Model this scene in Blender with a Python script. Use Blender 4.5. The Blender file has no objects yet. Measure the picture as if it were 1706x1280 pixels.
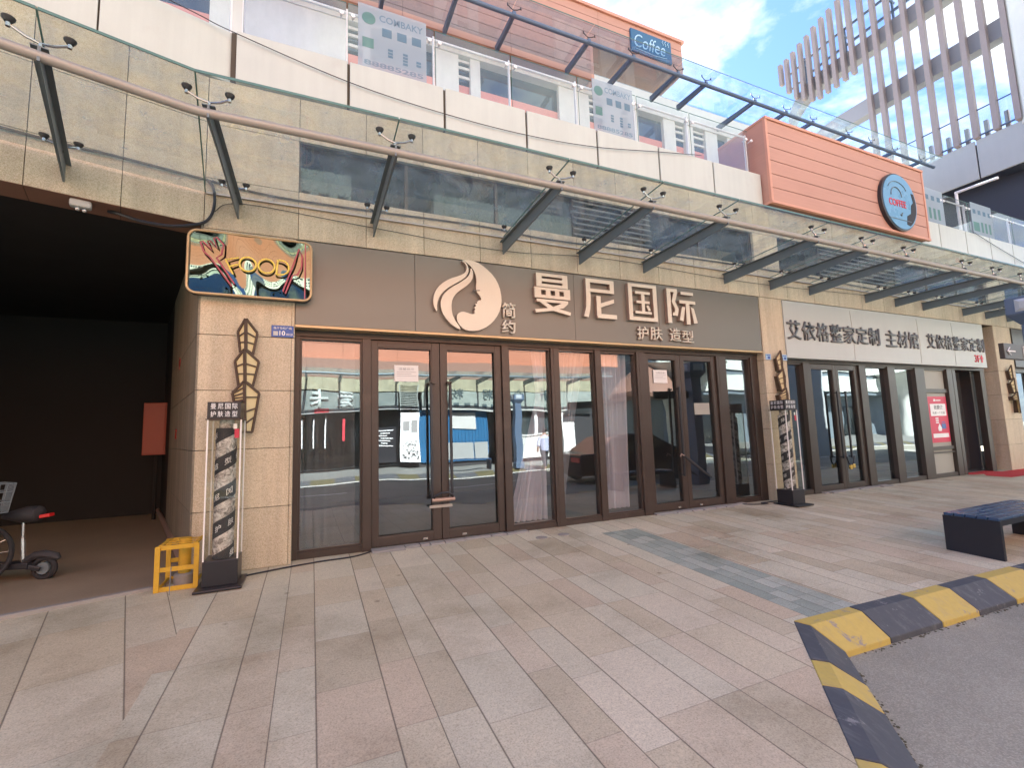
import bpy, bmesh, math, random
from mathutils import Vector, Matrix
random.seed(11)
SC = bpy.context.scene
COL = SC.collection
R = math.radians

# ------------------------------------------------------------------ camera
cam_data = bpy.data.cameras.new('camera')
cam = bpy.data.objects.new('camera', cam_data)
COL.objects.link(cam)
cam_data.sensor_width = 36.0
cam_data.lens = 16.17
cam_data.clip_start = 0.05
cam_data.clip_end = 2000
right = Vector((0.91707923, -0.39744852, -0.03162842))
up = Vector((-0.01176034, -0.10625857, 0.99426898))
fwd = Vector((0.39853152, 0.91145148, 0.10212166))
m = Matrix(((right.x, up.x, -fwd.x, 0.0), (right.y, up.y, -fwd.y, -5.7), (right.z, up.z, -fwd.z, 1.36), (0, 0, 0, 1)))
cam.matrix_world = m
SC.camera = cam

# ------------------------------------------------------------------ light and exposure
SUN_ELEV, SUN_AZ = 41.0, 2.0            # sun behind the building (+Y), a little to the right
sun_data = bpy.data.lights.new('sun', 'SUN')
sun_data.energy = 5.0
sun_data.angle = R(0.53)
sun_data.color = (1.0, 0.965, 0.90)
sun = bpy.data.objects.new('sun', sun_data)
COL.objects.link(sun)
sun.rotation_euler = (-R(90 - SUN_ELEV), 0, -R(SUN_AZ))
sun.location = (0, 0, 40)
SC.view_settings.view_transform = 'Standard'
SC.view_settings.look = 'None'
SC.view_settings.gamma = 1.0
SC.view_settings.exposure = 2.88
SKY_STRENGTH = 0.10

world = bpy.data.worlds.new('World')
SC.world = world
world.use_nodes = True
wt = world.node_tree
wt.nodes.clear()


class NT:
    """tiny helper for node graphs"""
    def __init__(s, tree):
        s.t = tree

    def n(s, typ, **kw):
        nd = s.t.nodes.new(typ)
        for k, v in kw.items():
            setattr(nd, k, v)
        return nd

    def link(s, a, b):
        s.t.links.new(a, b)

    def put(s, sock, v):
        if v is None:
            return
        if hasattr(v, 'is_output'):
            s.link(v, sock)
        else:
            sock.default_value = v

    def math(s, op, a, b=None, c=None, clamp=False):
        nd = s.n('ShaderNodeMath', operation=op)
        nd.use_clamp = clamp
        for i, v in enumerate((a, b, c)):
            if v is not None:
                s.put(nd.inputs[i], v)
        return nd.outputs[0]

    def mix(s, fac, a, b, blend='MIX'):
        nd = s.n('ShaderNodeMix', data_type='RGBA', blend_type=blend)
        s.put(nd.inputs[0], fac)
        s.put(nd.inputs[6], a)
        s.put(nd.inputs[7], b)
        return nd.outputs[2]

    def noise(s, vec, scale, detail=4, rough=0.55, dist=0.0):
        nd = s.n('ShaderNodeTexNoise')
        s.put(nd.inputs['Vector'], vec)
        nd.inputs['Scale'].default_value = scale
        nd.inputs['Detail'].default_value = detail
        nd.inputs['Roughness'].default_value = rough
        nd.inputs['Distortion'].default_value = dist
        return nd.outputs[0]

    def ramp(s, fac, stops):
        nd = s.n('ShaderNodeValToRGB')
        e = nd.color_ramp.elements
        while len(e) < len(stops):
            e.new(0.5)
        for el, (p, c) in zip(e, stops):
            el.position = p
            el.color = c if len(c) == 4 else (*c, 1)
        s.put(nd.inputs[0], fac)
        return nd.outputs[0]

    def pos(s):
        return s.n('ShaderNodeNewGeometry').outputs['Position']

    def sep(s, v):
        nd = s.n('ShaderNodeSeparateXYZ')
        s.put(nd.inputs[0], v)
        return nd.outputs

    def comb(s, x=0.0, y=0.0, z=0.0):
        nd = s.n('ShaderNodeCombineXYZ')
        for i, v in enumerate((x, y, z)):
            s.put(nd.inputs[i], v)
        return nd.outputs[0]

    def scalev(s, v, sx, sy, sz):
        nd = s.n('ShaderNodeVectorMath', operation='MULTIPLY')
        s.put(nd.inputs[0], v)
        nd.inputs[1].default_value = (sx, sy, sz)
        return nd.outputs[0]


def c4(c):
    return (c[0], c[1], c[2], 1.0)


# sky with broken cloud
w = NT(wt)
sky = w.n('ShaderNodeTexSky', sky_type='NISHITA')
sky.sun_disc = False
sky.sun_elevation = R(SUN_ELEV)
sky.sun_rotation = R(SUN_AZ)
sky.air_density = 1.0
sky.dust_density = 0.6
sky.ozone_density = 1.6
tc = w.n('ShaderNodeTexCoord').outputs['Generated']
dx, dy, dz = w.sep(tc)[0:3]
den = w.math('ADD', w.math('MAXIMUM', dz, 0.0), 0.18)
cv = w.comb(w.math('DIVIDE', dx, den), w.math('DIVIDE', dy, den), 0.37)
cn = w.noise(cv, 1.55, 9, 0.58, 0.35)
cov = w.ramp(cn, [(0.47, (0, 0, 0)), (0.60, (1, 1, 1))])
cshade = w.noise(cv, 4.2, 6, 0.6)
ccol = w.ramp(cshade, [(0.30, (1.9, 2.0, 2.1)), (0.60, (3.3, 3.35, 3.0))])
horizon = w.ramp(dz, [(0.0, (1, 1, 1)), (0.25, (0, 0, 0))])
covf = w.math('MULTIPLY', w.math('MAXIMUM', cov, w.math('MULTIPLY', horizon, 0.6)), 0.9)
deep = w.mix(1.0, sky.outputs[0], (0.34, 0.43, 0.66, 1), 'MULTIPLY')
skycol = w.mix(covf, deep, ccol)
bg = w.n('ShaderNodeBackground')
w.link(skycol, bg.inputs[0])
bg.inputs[1].default_value = SKY_STRENGTH
wo = w.n('ShaderNodeOutputWorld')
w.link(bg.outputs[0], wo.inputs[0])

# ------------------------------------------------------------------ mesh helpers
ML = Matrix(((0.96, -0.28, 0, -1.1), (0.28, 0.96, 0, 0.0), (0, 0, 1, 0), (0, 0, 0, 1)))   # frame of the left bay, turned 16 degrees


class MB:
    def __init__(s, M=None):
        s.v, s.f, s.mi, s.M, s.m = [], [], [], M, 0

    def add(s, vs, fs):
        o = len(s.v)
        for p in vs:
            p = Vector(p)
            s.v.append(s.M @ p if s.M is not None else p)
        for q in fs:
            s.f.append([o + i for i in q])
            s.mi.append(s.m)
        return s

    def box(s, x0, x1, y0, y1, z0, z1):
        return s.add([(x0, y0, z0), (x1, y0, z0), (x1, y1, z0), (x0, y1, z0), (x0, y0, z1), (x1, y0, z1), (x1, y1, z1), (x0, y1, z1)],
                     [(0, 3, 2, 1), (4, 5, 6, 7), (0, 1, 5, 4), (1, 2, 6, 5), (2, 3, 7, 6), (3, 0, 4, 7)])

    def bar(s, p, q, wd, ht, upv=(0, 0, 1)):
        p, q = Vector(p), Vector(q)
        d = (q - p).normalized()
        a = d.cross(Vector(upv))
        if a.length < 1e-4:
            a = d.cross(Vector((0, 1, 0)))
        a.normalize()
        b = a.cross(d).normalized()
        a, b = a * wd / 2, b * ht / 2
        vs = [e + i * a + j * b for e in (p, q) for i, j in ((-1, -1), (1, -1), (1, 1), (-1, 1))]
        return s.add(vs, [(0, 1, 2, 3), (7, 6, 5, 4), (0, 4, 5, 1), (1, 5, 6, 2), (2, 6, 7, 3), (3, 7, 4, 0)])

    def hull8(s, a, b):
        """two quads (lists of 4 points) joined to a solid"""
        return s.add(list(a) + list(b), [(0, 1, 2, 3), (7, 6, 5, 4), (0, 4, 5, 1), (1, 5, 6, 2), (2, 6, 7, 3), (3, 7, 4, 0)])

    def prism(s, poly, y0, y1):
        n = len(poly)
        vs = [(x, y0, z) for x, z in poly] + [(x, y1, z) for x, z in poly]
        return s.add(vs, [tuple(range(n)), tuple(range(2 * n - 1, n - 1, -1))] + [(i, n + i, n + (i + 1) % n, (i + 1) % n) for i in range(n)])

    def prismx(s, poly, x0, x1):
        n = len(poly)
        vs = [(x0, y, z) for y, z in poly] + [(x1, y, z) for y, z in poly]
        return s.add(vs, [tuple(range(n)), tuple(range(2 * n - 1, n - 1, -1))] + [(i, n + i, n + (i + 1) % n, (i + 1) % n) for i in range(n)])

    def prismz(s, poly, z0, z1):
        n = len(poly)
        vs = [(x, y, z0) for x, y in poly] + [(x, y, z1) for x, y in poly]
        return s.add(vs, [tuple(range(n)), tuple(range(2 * n - 1, n - 1, -1))] + [(i, n + i, n + (i + 1) % n, (i + 1) % n) for i in range(n)])

    def tube(s, pts, r, n=8, closed=False):
        pts = [Vector(p) for p in pts]
        rs = r if isinstance(r, (list, tuple)) else [r] * len(pts)
        rings = []
        N = len(pts)
        ref = None
        for i, p in enumerate(pts):
            a = pts[(i - 1) % N] if (i > 0 or closed) else p
            b = pts[(i + 1) % N] if (i < N - 1 or closed) else p
            d = (b - a).normalized()
            if ref is None:
                ref = d.orthogonal().normalized()
            ref = (ref - d * ref.dot(d))
            if ref.length < 1e-5:
                ref = d.orthogonal()
            ref.normalize()
            e = d.cross(ref)
            rings.append([p + rs[i] * (math.cos(2 * math.pi * k / n) * ref + math.sin(2 * math.pi * k / n) * e) for k in range(n)])
        vs = [q for rg in rings for q in rg]
        fs = []
        for i in range(N if closed else N - 1):
            j = (i + 1) % N
            for k in range(n):
                l = (k + 1) % n
                fs.append((i * n + k, i * n + l, j * n + l, j * n + k))
        if not closed:
            fs.append(tuple(range(n - 1, -1, -1)))
            fs.append(tuple((N - 1) * n + k for k in range(n)))
        return s.add(vs, fs)

    def lathe(s, prof, c=(0, 0, 0), n=24, axis='z'):
        c = Vector(c)
        vs, fs = [], []
        for r, h in prof:
            for k in range(n):
                a = 2 * math.pi * k / n
                if axis == 'z':
                    vs.append(c + Vector((r * math.cos(a), r * math.sin(a), h)))
                elif axis == 'y':
                    vs.append(c + Vector((r * math.cos(a), h, r * math.sin(a))))
                else:
                    vs.append(c + Vector((h, r * math.cos(a), r * math.sin(a))))
        for i in range(len(prof) - 1):
            for k in range(n):
                l = (k + 1) % n
                fs.append((i * n + k, i * n + l, (i + 1) * n + l, (i + 1) * n + k))
        fs.append(tuple(range(n - 1, -1, -1)))
        fs.append(tuple((len(prof) - 1) * n + k for k in range(n)))
        return s.add(vs, fs)

    def ball(s, c, r, n=10, sq=(1, 1, 1)):
        c = Vector(c)
        vs, fs = [], []
        for i in range(1, n):
            t = math.pi * i / n
            for k in range(2 * n):
                a = math.pi * k / n
                vs.append(c + Vector((r * sq[0] * math.sin(t) * math.cos(a), r * sq[1] * math.sin(t) * math.sin(a), r * sq[2] * math.cos(t))))
        m_ = 2 * n
        for i in range(n - 2):
            for k in range(m_):
                l = (k + 1) % m_
                fs.append((i * m_ + k, (i + 1) * m_ + k, (i + 1) * m_ + l, i * m_ + l))
        fs.append(tuple(range(m_)))
        fs.append(tuple((n - 2) * m_ + k for k in range(m_ - 1, -1, -1)))
        return s.add(vs, fs)

    def grid(s, fn, nu, nv):
        vs = [fn(i / nu, j / nv) for j in range(nv + 1) for i in range(nu + 1)]
        return s.add(vs, [(j * (nu + 1) + i, j * (nu + 1) + i + 1, (j + 1) * (nu + 1) + i + 1, (j + 1) * (nu + 1) + i) for j in range(nv) for i in range(nu)])

    def build(s, name, mats, parent=None, smooth=False, bevel=0.0, label=None, flat_normals=False):
        me = bpy.data.meshes.new(name)
        me.from_pydata([tuple(v) for v in s.v], [], s.f)
        if not isinstance(mats, (list, tuple)):
            mats = [mats]
        for mt in mats:
            me.materials.append(mt)
        me.polygons.foreach_set('material_index', s.mi)
        if not flat_normals:
            b = bmesh.new()
            b.from_mesh(me)
            bmesh.ops.recalc_face_normals(b, faces=b.faces)
            b.to_mesh(me)
            b.free()
        if smooth:
            me.polygons.foreach_set('use_smooth', [True] * len(me.polygons))
            try:
                me.set_sharp_from_angle(angle=R(40))
            except Exception:
                pass
        me.update()
        o = bpy.data.objects.new(name, me)
        COL.objects.link(o)
        if bevel:
            md = o.modifiers.new('bevel', 'BEVEL')
            md.width = bevel
            md.segments = 2
            md.limit_method = 'ANGLE'
            md.angle_limit = R(40)
        if parent is not None:
            attach(o, parent)
        if label:
            o['label'] = label
        return o


WM = {}


def attach(o, parent):
    o.parent = parent
    o.matrix_parent_inverse = WM[parent.name].inverted() if parent.name in WM else Matrix.Identity(4)


def thing(name, label, cat, loc=(0, 0, 0), group=None):
    o = bpy.data.objects.new(name, None)
    COL.objects.link(o)
    o.location = loc
    o.empty_display_size = 0.2
    WM[o.name] = Matrix.Translation(Vector(loc))
    o['label'] = label
    o['category'] = cat
    if group:
        o['group'] = group
    return o


def tag(o, label, cat, group=None):
    o['label'] = label
    o['category'] = cat
    if group:
        o['group'] = group
    return o


def struct(o, kind='structure'):
    o['kind'] = kind
    return o


def copy_tree(root, dx, label, group=None):
    r = root.copy()
    COL.objects.link(r)
    r.location = root.location + Vector(dx)
    r['label'] = label
    if group:
        r['group'] = group
    for ch in list(root.children):
        c = ch.copy()
        COL.objects.link(c)
        inv = ch.matrix_parent_inverse.copy()
        c.parent = r
        c.matrix_parent_inverse = inv
        for g in ch.children:
            d = g.copy()
            COL.objects.link(d)
            d.parent = c
    return r


def text(body, x0, x1, z0, z1, y, mat, name, parent=None, extrude=0.01, bold=0.0, facing='front', M=None, fit=True, shear=0.0):
    """text laid in the XZ plane, filling the given rectangle; 'front' faces -Y, 'back' faces +Y, 'left' faces -X"""
    c = bpy.data.curves.new('lettering', 'FONT')
    c.body = body
    c.size = 1.0
    c.extrude = 0.0
    c.offset = bold
    c.shear = shear
    c.resolution_u = 3
    t = bpy.data.objects.new('lettering', c)
    COL.objects.link(t)
    bpy.context.view_layer.update()
    dg = bpy.context.evaluated_depsgraph_get()
    me = bpy.data.meshes.new_from_object(t.evaluated_get(dg))
    bpy.data.objects.remove(t)
    bpy.data.curves.remove(c)
    if not me.vertices:
        return None
    xs = [v.co.x for v in me.vertices]
    ys = [v.co.y for v in me.vertices]
    ax, bx, ay, by = min(xs), max(xs), min(ys), max(ys)
    sx = (x1 - x0) / max(bx - ax, 1e-6)
    sy = (z1 - z0) / max(by - ay, 1e-6)
    b = bmesh.new()
    b.from_mesh(me)
    if extrude > 0:
        r = bmesh.ops.extrude_face_region(b, geom=b.faces[:])
        mv = [e for e in r['geom'] if isinstance(e, bmesh.types.BMVert)]
        for v in mv:
            v.co.z += 1.0
    for v in b.verts:
        u_, h_, d_ = (v.co.x - ax) * sx, (v.co.y - ay) * sy, v.co.z * extrude
        if facing == 'front':
            p = Vector((x0 + u_, y - d_, z0 + h_))
        elif facing == 'back':
            p = Vector((x1 - u_, y + d_, z0 + h_))
        else:
            p = Vector((y - d_, x1 - u_, z0 + h_))
        v.co = M @ p if M is not None else p
    bmesh.ops.recalc_face_normals(b, faces=b.faces)
    nm = bpy.data.meshes.new(name)
    b.to_mesh(nm)
    b.free()
    bpy.data.meshes.remove(me)
    nm.materials.append(mat)
    o = bpy.data.objects.new(name, nm)
    COL.objects.link(o)
    if parent is not None:
        attach(o, parent)
    return o


# ------------------------------------------------------------------ materials
def base_mat(name):
    mt = bpy.data.materials.new(name)
    mt.use_nodes = True
    t = mt.node_tree
    t.nodes.clear()
    g = NT(t)
    out = g.n('ShaderNodeOutputMaterial')
    return mt, g, out


def paint(name, col, rough=0.5, metal=0.0, var=0.12, vscale=2.0, fine=0.06, fscale=60.0, bump=0.0, bscale=120.0, streak=0.0, dirt=None, spec=0.5, island=0.0):
    mt, g, out = base_mat(name)
    p = g.n('ShaderNodeBsdfPrincipled')
    ps = g.pos()
    n1 = g.noise(ps, vscale, 5, 0.6)
    f = g.math('ADD', 1.0, g.math('MULTIPLY', g.math('SUBTRACT', n1, 0.5), var * 2))
    if fine:
        n2 = g.noise(ps, fscale, 3, 0.6)
        f = g.math('MULTIPLY', f, g.math('ADD', 1.0, g.math('MULTIPLY', g.math('SUBTRACT', n2, 0.5), fine * 2)))
    if streak:
        n3 = g.noise(g.scalev(ps, 9, 9, 0.5), 1.0, 4, 0.6)
        f = g.math('MULTIPLY', f, g.math('ADD', 1.0, g.math('MULTIPLY', g.math('SUBTRACT', n3, 0.55), streak * 2)))
    if island:
        ri = g.n('ShaderNodeNewGeometry').outputs['Random Per Island']
        f = g.math('MULTIPLY', f, g.math('ADD', 1.0, g.math('MULTIPLY', g.math('SUBTRACT', ri, 0.5), island * 2)))
    col_s = g.mix(1.0, c4(col), g.comb(f, f, f), 'MULTIPLY')
    if dirt:
        nd = g.noise(g.scalev(ps, 1.2, 1.2, 0.9), 1.6, 7, 0.65)
        k = g.ramp(nd, [(dirt[1], (0, 0, 0)), (dirt[1] + 0.18, (1, 1, 1))])
        col_s = g.mix(g.math('MULTIPLY', k, dirt[2]), col_s, c4(dirt[0]))
    g.link(col_s, p.inputs['Base Color'])
    rr = g.math('ADD', rough, g.math('MULTIPLY', g.math('SUBTRACT', n1, 0.5), 0.18), clamp=True)
    g.link(rr, p.inputs['Roughness'])
    p.inputs['Metallic'].default_value = metal
    p.inputs['Specular IOR Level'].default_value = spec
    if bump:
        bn = g.n('ShaderNodeBump')
        bn.inputs['Strength'].default_value = bump
        bn.inputs['Distance'].default_value = 0.004
        g.link(g.noise(ps, bscale, 3, 0.6), bn.inputs['Height'])
        g.link(bn.outputs[0], p.inputs['Normal'])
    g.link(p.outputs[0], out.inputs[0])
    return mt


def granite(name, cols, rough=0.72, dirt=0.24):
    """speckled bush-hammered granite: fine grains, broad tone, streaks, one tone per slab"""
    mt, g, out = base_mat(name)
    p = g.n('ShaderNodeBsdfPrincipled')
    ps = g.pos()
    v = g.n('ShaderNodeTexVoronoi')
    v.inputs['Scale'].default_value = 190
    g.link(ps, v.inputs['Vector'])
    grain = g.sep(v.outputs['Color'])[0]
    fine = g.noise(ps, 330, 2, 0.7)
    k = g.math('ADD', g.math('MULTIPLY', grain, 0.5), g.math('MULTIPLY', fine, 0.5))
    c = g.ramp(k, [(0.22, cols[0]), (0.45, cols[1]), (0.72, cols[2])])
    ri = g.n('ShaderNodeNewGeometry').outputs['Random Per Island']
    broad = g.noise(ps, 0.9, 5, 0.6)
    f = g.math('ADD', 0.80, g.math('ADD', g.math('MULTIPLY', ri, 0.16), g.math('MULTIPLY', broad, 0.26)))
    streak = g.noise(g.scalev(ps, 5, 5, 0.45), 1.0, 5, 0.65)
    st = g.ramp(streak, [(0.38, (1 - dirt, 1 - dirt, 1 - dirt)), (0.58, (1, 1, 1))])
    c = g.mix(1.0, c, g.comb(f, f, f), 'MULTIPLY')
    c = g.mix(0.7, c, st, 'MULTIPLY')
    g.link(c, p.inputs['Base Color'])
    p.inputs['Roughness'].default_value = rough
    bn = g.n('ShaderNodeBump')
    bn.inputs['Strength'].default_value = 0.35
    bn.inputs['Distance'].default_value = 0.003
    g.link(k, bn.inputs['Height'])
    g.link(bn.outputs[0], p.inputs['Normal'])
    g.link(p.outputs[0], out.inputs[0])
    return mt


def paving(name, rot_deg, pw, pl, band=None):
    """granite setts laid in strips: random tone per slab, thin dark joints, stains"""
    mt, g, out = base_mat(name)
    p = g.n('ShaderNodeBsdfPrincipled')
    ps = g.pos()
    mp = g.n('ShaderNodeMapping')
    mp.inputs['Rotation'].default_value = (0, 0, R(rot_deg))
    g.link(ps, mp.inputs['Vector'])
    x, y, z = g.sep(mp.outputs[0])[0:3]

    def cells(wd, ln, jw, sx, warp=False):
        u = g.math('DIVIDE', g.math('ADD', x, sx), wd)
        if warp:
            u = g.math('ADD', u, g.math('MULTIPLY', g.math('SINE', g.math('MULTIPLY', u, 2.1)), 0.19))
        row = g.math('FLOOR', u)
        wn = g.n('ShaderNodeTexWhiteNoise', noise_dimensions='1D')
        g.link(row, wn.inputs['W'])
        off = g.math('DIVIDE', g.math('FLOOR', g.math('MULTIPLY', wn.outputs[0], 4.0)), 4.0)
        v = g.math('ADD', g.math('DIVIDE', y, ln), off)
        colm = g.math('FLOOR', v)
        wn2 = g.n('ShaderNodeTexWhiteNoise', noise_dimensions='2D')
        g.link(g.comb(row, colm, 0), wn2.inputs['Vector'])
        fu, fv = g.math('FRACT', u), g.math('FRACT', v)
        du = g.math('MULTIPLY', g.math('MINIMUM', fu, g.math('SUBTRACT', 1.0, fu)), wd)
        dv = g.math('MULTIPLY', g.math('MINIMUM', fv, g.math('SUBTRACT', 1.0, fv)), ln)
        ju = g.math('SUBTRACT', 1.0, g.math('DIVIDE', du, jw), clamp=True)
        jv = g.math('SUBTRACT', 1.0, g.math('DIVIDE', dv, jw * 0.75), clamp=True)
        return wn2, g.math('MAXIMUM', ju, g.math('MULTIPLY', jv, 0.45))
    wn, joint = cells(pw, pl, 0.0065, 0.18, True)
    tone = g.ramp(wn.outputs[0], [(0.0, (0.47, 0.415, 0.29)), (0.2, (0.545, 0.475, 0.33)), (0.4, (0.54, 0.505, 0.375)), (0.6, (0.575, 0.53, 0.39)), (0.8, (0.51, 0.42, 0.295)), (1.0, (0.63, 0.59, 0.445))])
    grain = g.noise(ps, 105, 4, 0.75)
    speck = g.ramp(grain, [(0.34, (0.60, 0.57, 0.54)), (0.48, (0.98, 0.98, 0.98)), (0.66, (1.22, 1.20, 1.16))])
    c = g.mix(0.75, tone, speck, 'MULTIPLY')
    streaks = g.noise(g.scalev(mp.outputs[0], 30, 42, 1), 1.0, 5, 0.7)
    sc_ = g.ramp(streaks, [(0.3, (0.88, 0.87, 0.86)), (0.65, (1.06, 1.05, 1.04))])
    c = g.mix(0.8, c, sc_, 'MULTIPLY')
    if band:
        wnb, jb = cells(0.14, 0.21, 0.005, -band[0])
        tb = g.ramp(wnb.outputs[0], [(0, (0.27, 0.31, 0.255)), (0.5, (0.335, 0.37, 0.305)), (1, (0.43, 0.45, 0.37))])
        inside = g.math('MULTIPLY', g.math('GREATER_THAN', x, band[0]), g.math('LESS_THAN', x, band[1]))
        inside = g.math('MULTIPLY', inside, g.math('LESS_THAN', y, band[2]))
        c = g.mix(inside, c, g.mix(0.7, tb, speck, 'MULTIPLY'))
        jb2 = g.math('MULTIPLY', jb, inside)
        joint = g.math('ADD', g.math('MULTIPLY', joint, g.math('SUBTRACT', 1.0, inside)), jb2, clamp=True)
    stain = g.noise(ps, 0.75, 8, 0.68)
    st = g.ramp(stain, [(0.34, (0.66, 0.63, 0.58)), (0.50, (0.97, 0.97, 0.97)), (0.70, (1.12, 1.11, 1.10))])
    c = g.mix(0.85, c, st, 'MULTIPLY')
    blot = g.n('ShaderNodeTexVoronoi')
    blot.inputs['Scale'].default_value = 2.3
    g.link(ps, blot.inputs['Vector'])
    bl = g.ramp(blot.outputs['Distance'], [(0.025, (0.36, 0.33, 0.30)), (0.075, (1, 1, 1))])
    c = g.mix(0.6, c, bl, 'MULTIPLY')
    c = g.mix(g.math('MULTIPLY', joint, 0.85), c, (0.075, 0.055, 0.04, 1))
    g.link(c, p.inputs['Base Color'])
    g.link(g.math('ADD', 0.50, g.math('MULTIPLY', stain, 0.3)), p.inputs['Roughness'])
    p.inputs['Specular IOR Level'].default_value = 0.35
    bn = g.n('ShaderNodeBump')
    bn.inputs['Strength'].default_value = 0.5
    bn.inputs['Distance'].default_value = 0.004
    g.link(g.math('SUBTRACT', g.math('MULTIPLY', grain, 0.35), joint), bn.inputs['Height'])
    g.link(bn.outputs[0], p.inputs['Normal'])
    g.link(p.outputs[0], out.inputs[0])
    return mt


def asphalt(name):
    mt, g, out = base_mat(name)
    p = g.n('ShaderNodeBsdfPrincipled')
    ps = g.pos()
    v = g.n('ShaderNodeTexVoronoi')
    v.inputs['Scale'].default_value = 150
    g.link(ps, v.inputs['Vector'])
    k = g.sep(v.outputs['Color'])[0]
    c = g.ramp(k, [(0.0, (0.26, 0.25, 0.20)), (0.6, (0.315, 0.305, 0.245)), (1.0, (0.39, 0.375, 0.305))])
    broad = g.noise(ps, 0.55, 7, 0.65)
    st = g.ramp(broad, [(0.32, (0.74, 0.74, 0.72)), (0.6, (1.12, 1.11, 1.08))])
    c = g.mix(1.0, c, st, 'MULTIPLY')
    g.link(c, p.inputs['Base Color'])
    p.inputs['Roughness'].default_value = 0.9
    bn = g.n('ShaderNodeBump')
    bn.inputs['Strength'].default_value = 0.8
    bn.inputs['Distance'].default_value = 0.006
    g.link(k, bn.inputs['Height'])
    g.link(bn.outputs[0], p.inputs['Normal'])
    g.link(p.outputs[0], out.inputs[0])
    return mt


def worn_paint(name, col, under, amount, scale=5.0):
    mt, g, out = base_mat(name)
    p = g.n('ShaderNodeBsdfPrincipled')
    ps = g.pos()
    n1 = g.noise(ps, scale, 9, 0.72, 0.4)
    k = g.ramp(n1, [(amount, (0, 0, 0)), (amount + 0.05, (1, 1, 1))])
    n2 = g.noise(ps, 26, 4, 0.6)
    ct = g.mix(g.math('MULTIPLY', n2, 0.6), c4(col), c4(tuple(q * 0.62 for q in col)))
    scr = g.noise(g.scalev(ps, 14, 3, 14), 1.0, 6, 0.7)
    ct = g.mix(g.math('MULTIPLY', g.ramp(scr, [(0.52, (0, 0, 0)), (0.72, (1, 1, 1))]), 0.35), ct, c4(under))
    c = g.mix(k, ct, c4(under))
    g.link(c, p.inputs['Base Color'])
    p.inputs['Roughness'].default_value = 0.68
    bn = g.n('ShaderNodeBump')
    bn.inputs['Strength'].default_value = 0.4
    bn.inputs['Distance'].default_value = 0.004
    g.link(g.math('ADD', n1, g.math('MULTIPLY', n2, 0.4)), bn.inputs['Height'])
    g.link(bn.outputs[0], p.inputs['Normal'])
    g.link(p.outputs[0], out.inputs[0])
    return mt


def glass(name, tint, refl, ior=0.8, wave=0.0, wscale=0.9, rough=0.0, smear=0.0):
    """thin pane: tinted see-through with a mirror layer"""
    mt, g, out = base_mat(name)
    tr = g.n('ShaderNodeBsdfTransparent')
    tr.inputs[0].default_value = c4(tint)
    gl = g.n('ShaderNodeBsdfGlossy')
    gl.inputs['Color'].default_value = (0.82, 0.92, 1.0, 1)
    gl.inputs['Roughness'].default_value = rough
    lw = g.n('ShaderNodeLayerWeight')
    lw.inputs['Blend'].default_value = 0.5
    r0 = refl
    fres = g.math('ADD', r0, g.math('MULTIPLY', g.math('POWER', lw.outputs['Facing'], 4.5), (1 - r0) * ior))
    ps = g.pos()
    if wave:
        bn = g.n('ShaderNodeBump')
        bn.inputs['Strength'].default_value = 1.0
        bn.inputs['Distance'].default_value = wave
        g.link(g.noise(ps, wscale, 2, 0.4), bn.inputs['Height'])
        g.link(bn.outputs[0], gl.inputs['Normal'])
    fac = g.math('ADD', fres, 0.0, clamp=True)
    mx = g.n('ShaderNodeMixShader')
    g.link(fac, mx.inputs[0])
    g.link(tr.outputs[0], mx.inputs[1])
    g.link(gl.outputs[0], mx.inputs[2])
    last = mx.outputs[0]
    if smear:
        df = g.n('ShaderNodeBsdfDiffuse')
        df.inputs[0].default_value = (0.46, 0.55, 0.54, 1)
        sm = g.noise(g.scalev(ps, 2.5, 2.5, 1.2), 1.3, 7, 0.7)
        k = g.math('MULTIPLY', g.ramp(sm, [(0.35, (0.15, 0.15, 0.15)), (0.7, (1, 1, 1))]), smear)
        tl = g.n('ShaderNodeBsdfTranslucent')
        tl.inputs[0].default_value = (0.46, 0.55, 0.54, 1)
        dt = g.n('ShaderNodeMixShader')
        dt.inputs[0].default_value = 0.55
        g.link(df.outputs[0], dt.inputs[1])
        g.link(tl.outputs[0], dt.inputs[2])
        m2 = g.n('ShaderNodeMixShader')
        g.link(k, m2.inputs[0])
        g.link(last, m2.inputs[1])
        g.link(dt.outputs[0], m2.inputs[2])
        last = m2.outputs[0]
    g.link(last, out.inputs[0])
    return mt


def sheer(name, col, opac):
    mt, g, out = base_mat(name)
    tr = g.n('ShaderNodeBsdfTransparent')
    df = g.n('ShaderNodeBsdfDiffuse')
    df.inputs[0].default_value = c4(col)
    tl = g.n('ShaderNodeBsdfTranslucent')
    tl.inputs[0].default_value = c4(col)
    a = g.n('ShaderNodeMixShader')
    a.inputs[0].default_value = 0.3
    g.link(df.outputs[0], a.inputs[1])
    g.link(tl.outputs[0], a.inputs[2])
    mx = g.n('ShaderNodeMixShader')
    mx.inputs[0].default_value = opac
    g.link(tr.outputs[0], mx.inputs[1])
    g.link(a.outputs[0], mx.inputs[2])
    g.link(mx.outputs[0], out.inputs[0])
    return mt


def glow(name, col, strength, base=None):
    mt, g, out = base_mat(name)
    p = g.n('ShaderNodeBsdfPrincipled')
    p.inputs['Base Color'].default_value = c4(base or col)
    p.inputs['Roughness'].default_value = 0.4
    p.inputs['Emission Color'].default_value = c4(col)
    p.inputs['Emission Strength'].default_value = strength
    g.link(p.outputs[0], out.inputs[0])
    return mt


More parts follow.
